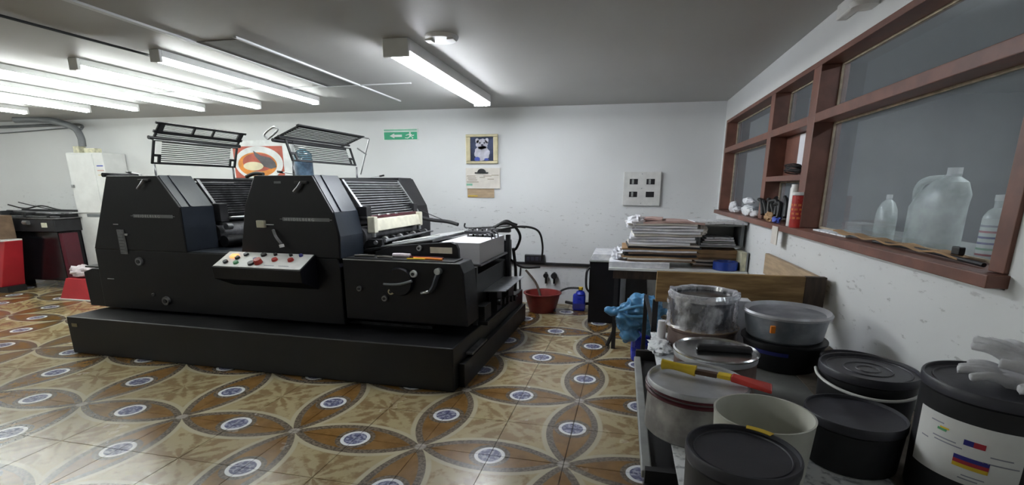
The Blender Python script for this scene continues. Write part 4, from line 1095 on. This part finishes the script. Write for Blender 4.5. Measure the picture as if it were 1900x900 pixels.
# tools in the tray
def tool(nm, m_, x0, y0, x1, y1, r, lb, cat, z=.889):
    q = MB(Matrix.Translation((-1.13, 3.043, 0)) @ RZ(-0.0334926)); q.tube([(x0, y0, z), ((x0+x1)/2, (y0+y1)/2, z+.002), (x1, y1, z)], r, 8); return tag(q.build(nm, m_), lb, cat)
tool('screwdriver', 'orange', -.40, .36, -.16, .34, .009, 'orange handled screwdriver in the feeder tray', 'tool')
tool('pencil', 'yellow', -.44, .33, -.30, .345, .006, 'yellow pencil in the feeder tray left of the screwdriver', 'tool', .886)
tool('spanner', 'chrome', -.90, .37, -.74, .39, .009, 'chrome spanner at the left end of the feeder tray', 'tool')
tool('spanner', 'chrome', -.70, .36, -.56, .34, .010, 'second chrome spanner in the feeder tray, lying flatter', 'tool', .89)
tool('rag_roll', 'cloth_pale', -.60, .42, -.46, .43, .016, 'small rolled pale rag in the feeder tray', 'rag', .896)
tool('red_marker', 'maroon_ink', -.46, .42, -.18, .41, .008, 'thin red rod lying behind the screwdriver', 'tool', .888)
# feed board with tapes
B0, B1 = (-.93, .915), (-.33, 1.005)
bd = MB().prism([(B0[0], B0[1]-.02), (B1[0], B1[1]-.02), B1, B0], .56, 1.60).build('feed_board', 'dark_mech', PR, .003)
def bz(x): return B0[1]+(B1[1]-B0[1])*(x-B0[0])/(B1[0]-B0[0])
for k in range(6):
    y_ = .92+k*.115
    MB().prism([(-.70, bz(-.70)+.001), (-.34, bz(-.34)+.001), (-.34, bz(-.34)+.007), (-.70, bz(-.70)+.007)], y_-.03, y_+.05).build('feed_tape', 'panel_white' if k % 2 else 'aluminium', bd)
MB().prism([(-.80, bz(-.80)+.001), (-.36, bz(-.36)+.001), (-.36, bz(-.36)+.006), (-.80, bz(-.80)+.006)], .60, .84).build('feed_plate', 'aluminium', bd)
MB(T(-.58, .80, bz(-.58)+.016) @ RZ(.55) @ RY(-.14)).box(-.20, .20, -.012, .012, 0, .006).build('guide_strip', 'panel_white', bd)
MB().cyl((-.85, .60, .965), (-.85, 1.55, .965), .016, None, 12).build('feed_shaft', 'steel', PR)
MB().cyl((-.76, .60, .985), (-.76, 1.55, .985), .010, None, 12).build('feed_shaft', 'worn_steel', PR)
for k in range(7): MB().cyl((-.80, .66+k*.13, .985), (-.80, .69+k*.13, .985), .026, None, 14).build('feed_wheel', 'dark_mech' if k % 2 else 'steel', PR)
for k in range(4): MB().box(-.93, -.80, .62+k*.25, .66+k*.25, .93, .99).build('gripper_block', 'black_iron', PR, .004)
q = MB(); q.tube([(-.98, 1.58, 1.13), (-.8, 1.6, 1.09), (-.62, 1.6, 1.075), (-.50, 1.58, 1.05)], .018); q.build('air_pipe', 'rubber', PR)
q = MB(); q.tube([(-1.0, 1.68, 1.20), (-.75, 1.66, 1.11), (-.55, 1.62, 1.05)], .004, 6); q.build('thin_wire', 'black_iron', PR)
# feeder end: pile lift, suction head
pb('pile_board', 'worn_steel', -.36, .02, .70, 1.52, .790, .806, .002)
pb('pile_frame', 'dark_mech', -.30, -.02, .55, 1.70, .405, .72, .004)
for y_ in (.60, 1.62): pb('lift_post', 'black_iron', -.02, .02, y_-.02, y_+.02, .33, .80 if y_ < 1 else .96, .003)
pb('feeder_beam', 'black_iron', -.34, .03, 1.56, 1.62, .985, 1.02, .004)
hd = pb('suction_head', 'black_iron', -.30, -.03, 1.20, 1.40, .995, 1.025, .006)
for k in range(6):
    MB().cyl((-.27+k*.045, 1.22+.02*(k % 2), .975), (-.27+k*.045, 1.22, 1.045), .009, None, 10).build('suction_cup', 'dark_mech' if k % 2 else 'worn_steel', hd)
for k in range(3):
    q = MB(); q.tube([(-.04, 1.05+k*.10, 1.02), (.0, 1.04+k*.1, 1.01), (.012, 1.03+k*.1, .975)], .005, 6); q.build('sheet_separator', 'black_iron', hd)
q = MB(); q.tube([(-.38, 1.45, 1.075), (-.36, 1.45, 1.03), (-.1, 1.45, 1.045), (.06, 1.45, 1.06)], .008, 8); q.build('head_rod', 'black_iron', PR)
for pts, r in (([(-.06, 1.35, 1.05), (.02, 1.40, 1.09), (.10, 1.48, 1.05), (.13, 1.58, .95), (.08, 1.66, .84), (.04, 1.70, .80)], .013),
               ([(.0, 1.30, 1.03), (.12, 1.7, 1.035), (.22, 2.0, .97), (.24, 2.15, .80), (.20, 2.3, .62)], .011),
               ([(-.10, 1.50, 1.04), (.0, 1.52, 1.10), (.06, 1.56, 1.075), (.10, 1.58, 1.06)], .010),
               ([(-.10, 1.45, 1.05), (.02, 1.5, 1.07), (.12, 1.55, 1.045), (.18, 1.58, 1.035)], .007),
               ([(.0, 1.72, .70), (.08, 1.9, .60), (.2, 2.2, .56)], .012), ([(.03, 1.70, .82), (.05, 1.72, .6), (.04, 1.74, .38)], .016)):
    q = MB(); q.tube(pts, r, 8); q.build('air_hose', 'rubber', PR)
# sheets jogged on the lower tray, end mechanism
q = MB(); vs = []; fs = []; n = 12
for i in range(n+1):
    x_ = -.30+.48*i/n; z_ = .545+.03*max(0, (i/n-.55))**1.0
    vs += [(x_, .86, z_), (x_, 1.52, z_+.012), (x_, 1.52, z_+.018), (x_, .86, z_+.006)]
for i in range(n):
    for j in range(4): fs.append((4*i+j, 4*i+(j+1) % 4, 4*i+4+(j+1) % 4, 4*i+4+j))
fs += [(0, 1, 2, 3), (4*n, 4*n+3, 4*n+2, 4*n+1)]
q.add(vs, fs); q.build('lower_tray', 'aluminium', PR)
for i, (a, b, c, d, e, f_) in enumerate(((.02, .10, .60, 1.62, .33, .36), (.0, .08, .95, 1.10, .36, .53), (.0, .10, 1.25, 1.45, .36, .50), (.02, .06, 1.50, 1.56, .33, .54), (.0, .07, .62, .80, .34, .48))):
    pb('end_mechanism', 'black_iron' if i % 2 else 'dark_mech', a, b, c, d, e, f_, .004)
for k in range(5): MB().cyl((.10, .9+k*.13, .46-.02*k), (.13, .9+k*.13, .46-.02*k), .03, None, 12).build('drive_gear', 'dark_mech', PR)
pb('side_step', 'worn_steel', .036, .09, .25, .62, .20, .215, .003); pb('side_step', 'plinth_paint', .036, .08, .10, 2.05, .0, .18, .004)
# paper pile (a thing of its own)
xf = Matrix.Translation((-1.13, 3.043, 0)) @ RZ(-0.0334926)
PP = thing('paper_pile', 'thick ream of clean white sheets loaded on the feeder of the press', 'paper', tuple(xf @ Vector((-.17, 1.1, .806))))
q = MB(xf); q.box(-.345, .0, .73, 1.47, .8065, .968); q.build('sheet_edges', 'paper_edge', PP, .0015)
q = MB(xf); q.box(-.346, .001, .729, 1.471, .9685, .972); q.build('top_sheet', 'paper', PP)
# raised guards
def bar(q, a, b, y0_, y1_, th_=.012):
    dx, dz = b[0]-a[0], b[1]-a[1]; L_ = math.hypot(dx, dz); nx, nz = -dz/L_*th_/2, dx/L_*th_/2
    q.prism([(a[0]+nx, a[1]+nz), (b[0]+nx, b[1]+nz), (b[0]-nx, b[1]-nz), (a[0]-nx, a[1]-nz)], y0_, y1_)
def lerp(a, b, t): return (a[0]+(b[0]-a[0])*t, a[1]+(b[1]-a[1])*t)
def guard(lo, hi, uA, uB, ya, yb, nl, nu, band, solid):
    g = MB(); bar(g, lo, lerp(lo, hi, .06), ya, yb, .012); fr = g.build('raised_guard', 'black_iron', PR)
    for y_ in (ya, yb-.02): g = MB(); bar(g, lo, hi, y_, y_+.02); g.build('guard_frame', 'black_iron', fr)
    g = MB(); bar(g, lerp(lo, hi, .97), hi, ya, yb); g.build('guard_frame', 'black_iron', fr)
    for y_, w_ in ((ya, .085), (yb-.085, .085)):
        g = MB(); bar(g, lo, lerp(lo, hi, .07), y_, y_+w_); bar(g, lerp(lo, hi, .32), lerp(lo, hi, .42), y_, y_+w_)
        bar(g, lo, lerp(lo, hi, .42), y_, y_+.02); bar(g, lo, lerp(lo, hi, .42), y_+w_-.025, y_+w_); g.build('corner_bracket', 'black_iron', fr)
    for k in range(nl):
        c = lerp(lo, hi, (k+.9)/(nl+.6)); MB().box(c[0]-.003, c[0]+.003, ya+.09, yb-.09, c[1]-.004, c[1]+.004).build('guard_bar', 'black_iron', fr)
    for y_ in (ya, yb-.02): g = MB(); bar(g, uA, uB, y_, y_+.02); g.build('guard_frame', 'black_iron', fr)
    for k in range(nu):
        c = lerp(uA, lerp(uA, uB, band), (k+.5)/nu); MB().box(c[0]-.003, c[0]+.003, ya+.02, yb-.02, c[1]-.004, c[1]+.004).build('guard_bar', 'black_iron', fr)
    b0_ = lerp(uA, uB, band)
    if solid:
        g = MB(); bar(g, b0_, lerp(b0_, uB, .22), ya-.02, yb+.02); bar(g, lerp(b0_, uB, .80), uB, ya-.03, yb+.03)
        for y_, w_ in ((ya-.0, .06), (yb-.06, .06), ((ya+yb)/2-.02-.1, .02), ((ya+yb)/2+.1, .02)): bar(g, b0_, uB, y_, y_+w_)
        g.build('handle_band', 'black_iron', fr)
        for k in range(4):
            c = lerp(b0_, uB, .30+.14*k); MB().box(c[0]-.002, c[0]+.002, ya+.06, yb-.06, c[1]-.002, c[1]+.002).build('guard_bar', 'black_iron', fr)
    else:
        g = MB(); bar(g, b0_, uB, ya-.02, yb+.02); g.build('handle_band', 'black_iron', fr)
    return fr
g1 = guard((-3.005, 1.600), (-2.945, 1.800), (-2.955, 1.800), (-2.84, 1.948), .61, 1.56, 11, 5, .42, True)
MB().cyl((-2.945, .575, 1.818), (-2.925, 1.57, 1.818), .017, None, 12).build('hinge_bar', 'black_iron', g1)
MB().cyl((-2.925, .60, 1.800), (-2.905, 1.52, 1.800), .006, None, 8).build('hinge_bar', 'steel', g1)
g2 = guard((-1.56, 1.612), (-1.61, 1.78), (-1.71, 1.79), (-1.455, 1.888), .61, 1.56, 10, 10, .92, False)
MB().cyl((-1.70, .58, 1.775), (-1.67, 1.56, 1.775), .015, None, 12).build('hinge_bar', 'black_iron', g2)
MB().cyl((-1.66, .60, 1.805), (-1.62, 1.56, 1.805), .010, None, 12).build('hinge_bar', 'black_iron', g2)
q = MB(); q.tube([(-1.76, .60, 1.785), (-1.79, .60, 1.82), (-1.70, .60, 1.875), (-1.66, .60, 1.85), (-1.76, .60, 1.785)], .008, 8); q.build('loop_handle', 'steel', g2)
for a, b in (((-1.48, 1.55, 1.885), (-1.42, 1.60, 1.87)), ((-1.42, 1.60, 1.87), (-1.54, 1.60, 1.53)), ((-1.54, 1.57, 1.78), (-1.45, 1.58, 1.72))):
    MB().tube([a, b], .007, 8).build('guard_arm', 'steel', g2)
for x_, y_, zt_ in ((-2.99, .625, 1.60), (-2.98, 1.5, 1.60), (-1.57, 1.58, 1.60), (-1.58, .64, 1.61)): MB().cyl((x_, y_, 1.45), (x_, y_, zt_), .009, None, 8).build('guard_post', 'worn_steel', PR)
for x_, y_, s in ((-2.90, .42, -1), (-1.42, .45, -1), (-.93-.62, 1.80, 1)):
    q = MB(); q.tube([(x_, y_, 1.49), (x_+.02*s, y_, 1.505), (x_+.12*s, y_, 1.518)], .004, 6); lv = q.build('release_lever', 'steel', PR)
    MB().cyl((x_+.11*s, y_, 1.516), (x_+.16*s, y_, 1.524), .009, None, 8).build('lever_tip', 'rubber', lv)
MB().tube([(-1.78, .34, 1.48), (-1.70, .34, 1.505), (-1.62, .34, 1.500)], .014, 8).build('hinge_lug', 'rubber', PR)
# bottle on the far cover
c = xf @ Vector((-2.36, 1.83, 1.498))
t = thing('water_bottle', 'clear bluish bottle with a dark label standing on the press', 'bottle', tuple(c))
MB().lathe(c, [(.001, 0), (.087, 0), (.092, .01), (.092, .20), (.086, .215), (.092, .23), (.087, .26), (.05, .29), (.03, .30), (.03, .32)], 32).build('bottle_body', 'clear_blue', t)
MB().lathe(c, [(.0930, .03), (.0930, .185)], 32).build('bottle_label', 'bottle_label', t)
MB().lathe(c, [(.034, .31), (.034, .335), (.001, .337)], 20).build('cap', 'sign_white', t)

# ================================================================== left end of the room
t = thing('wall_cabinet', 'tall white metal cabinet against the back wall at the left', 'cabinet', (-7.1, 5.6, 0))
cube('cabinet_body', 'white_enamel', -7.47, -6.86, 5.56, 5.88, .10, 1.84, t, .006)
cube('cabinet_door', 'white_enamel', -7.45, -7.02, 5.545, 5.56, 1.04, 1.82, t, .004)
cube('cabinet_door', 'white_enamel', -7.45, -7.02, 5.545, 5.56, .12, .98, t, .004)
cube('cabinet_gap', 'conduit_grey', -7.3, -6.90, 5.55, 5.56, .985, 1.025, t)
cube('door_handle', 'steel', -7.44, -7.40, 5.525, 5.545, 1.38, 1.42, t, .003)
for k in range(3): cube('notice_strip', ['photo_vase', 'paper_pink', 'gilt'][k], -6.98, -6.88, 5.556, 5.56, 1.66-.06*k, 1.675-.06*k, t)
t = thing('junction_box', 'beige fittings on top of the white cabinet under the cable duct', 'junction box', (-7.25, 5.66, 1.84))
cube('fitting', 'pale_box', -7.38, -7.28, 5.60, 5.70, 1.841, 1.93, t, .006); cube('fitting', 'pale_box', -7.20, -7.02, 5.60, 5.70, 1.841, 1.90, t, .006)
t = thing('cable_duct', 'thick grey flexible duct curving down from the ceiling to the cabinet', 'duct', (-7.3, 5.66, 1.9))
MB().tube([(-8.2, 5.55, 2.28), (-7.9, 5.6, 2.285), (-7.6, 5.63, 2.25), (-7.35, 5.65, 2.17), (-7.27, 5.65, 2.05), (-7.27, 5.65, 1.93)], .042, 12).build('duct_hose', 'conduit_grey', t)
MB().tube([(-10.4, 5.86, 2.23), (-9, 5.86, 2.235), (-7.6, 5.85, 2.24), (-7.3, 5.70, 2.16)], .018, 8).build('wall_cable', 'conduit_grey', t)
MB().tube([(-10.4, 5.87, 2.12), (-9, 5.87, 2.15), (-7.7, 5.86, 2.2)], .007, 6).build('thin_cable', 'conduit_grey', t)
# second small press
t = thing('small_press', 'low black duplicator with steel rollers on top at the far left', 'machine', (-7.7, 5.4, 0))
cube('machine_body', 'ink', -8.22, -7.16, 5.25, 5.56, .12, .80, t, .01)
cube('machine_head', 'black_plastic', -8.16, -7.12, 5.20, 5.56, .80, .97, t, .01)
cube('top_plate', 'worn_steel', -8.12, -7.08, 5.19, 5.54, .972, .985, t, .002)
for k in range(4): cube('top_rail', ['worn_steel', 'dark_mech', 'steel', 'black_iron'][k], -8.15+.05*k, -7.06, 5.21+.08*k, 5.25+.08*k, .995+.02*k, 1.01+.025*k, t, .002)
MB().cyl((-8.1, 5.35, 1.06), (-7.15, 5.35, 1.03), .02, None, 10).build('roller', 'worn_steel', t)
for k, x_ in enumerate((-8.0, -7.6, -7.2)): cube('roller_bracket', 'black_iron', x_-.02, x_+.02, 5.2, 5.6, .985, 1.07-.02*k, t, .004)
MB().tube([(-8.3, 5.5, 1.14), (-8.0, 5.5, 1.09), (-7.7, 5.5, 1.13), (-7.4, 5.5, 1.08), (-7.1, 5.5, 1.06)], .010, 6).build('top_hose', 'rubber', t)
MB().tube([(-7.95, 5.4, 1.18), (-7.7, 5.45, 1.12), (-7.5, 5.5, 1.08)], .007, 6).build('top_rod', 'rubber', t)
MB().cyl((-7.6, 5.18, .92), (-7.52, 5.18, .92), .03, None, 12).build('machine_knob', 'steel', t); cube('machine_label', 'cream_enamel', -7.32, -7.24, 5.185, 5.20, .86, .92, t)
for x_ in (-8.15, -7.25): cube('foot', 'black_iron', x_-.03, x_+.03, 5.3, 5.5, 0, .12, t)
cube('end_panel', 'maroon_paint', -7.155, -7.09, 5.25, 5.45, .14, .78, t, .006)
t.location.x -= .30
t = thing('red_cabinet', 'red metal cabinet with dark equipment on top at the left edge', 'cabinet', (-8.1, 5.0, 0))
q = MB(); q.hexa([(-8.7, 4.86, .08), (-7.86, 4.88, .08), (-7.86, 5.15, .08), (-8.7, 5.15, .08)], [(-8.7, 4.90, .69), (-7.68, 4.92, .69), (-7.68, 5.12, .69), (-8.7, 5.12, .69)])
q.build('cabinet_body', 'red_paint', t, .006)
cube('cabinet_top', 'panel_white', -8.7, -7.70, 4.89, 5.13, .691, .71, t)
cube('equipment', 'cardboard_dark', -8.6, -7.78, 4.95, 5.13, .711, 1.02, t, .01)
cube('plinth_base', 'black_iron', -8.65, -7.80, 4.90, 5.12, 0, .08, t)
t.location.x -= .22
t = thing('red_box', 'small red tapered box on the floor behind the delivery end of the press', 'box', (-6.7, 4.85, 0))
q = MB(); q.hexa([(-6.97, 4.77, .0), (-6.48, 4.77, .0), (-6.48, 5.0, .0), (-6.97, 5.0, .0)], [(-6.85, 4.80, .27), (-6.50, 4.80, .27), (-6.50, 4.98, .27), (-6.85, 4.98, .27)]); q.build('box_body', 'red_paint', t, .004)
cube('box_foot', 'white_enamel', -6.97, -6.48, 4.755, 4.769, .002, .012, t)
crumple('cloth_bundle', 'cloth_pale', (-6.68, 4.90, .275), .17, .09, .07, .35, 44, 'pale crumpled cloth lying on the small red box', 'cloth')
crumple('cloth_bundle', 'white_enamel', (-6.90, 5.40, 0), .26, .12, .16, .2, 47, 'rounded white bundle on the floor before the white cabinet', 'bundle')
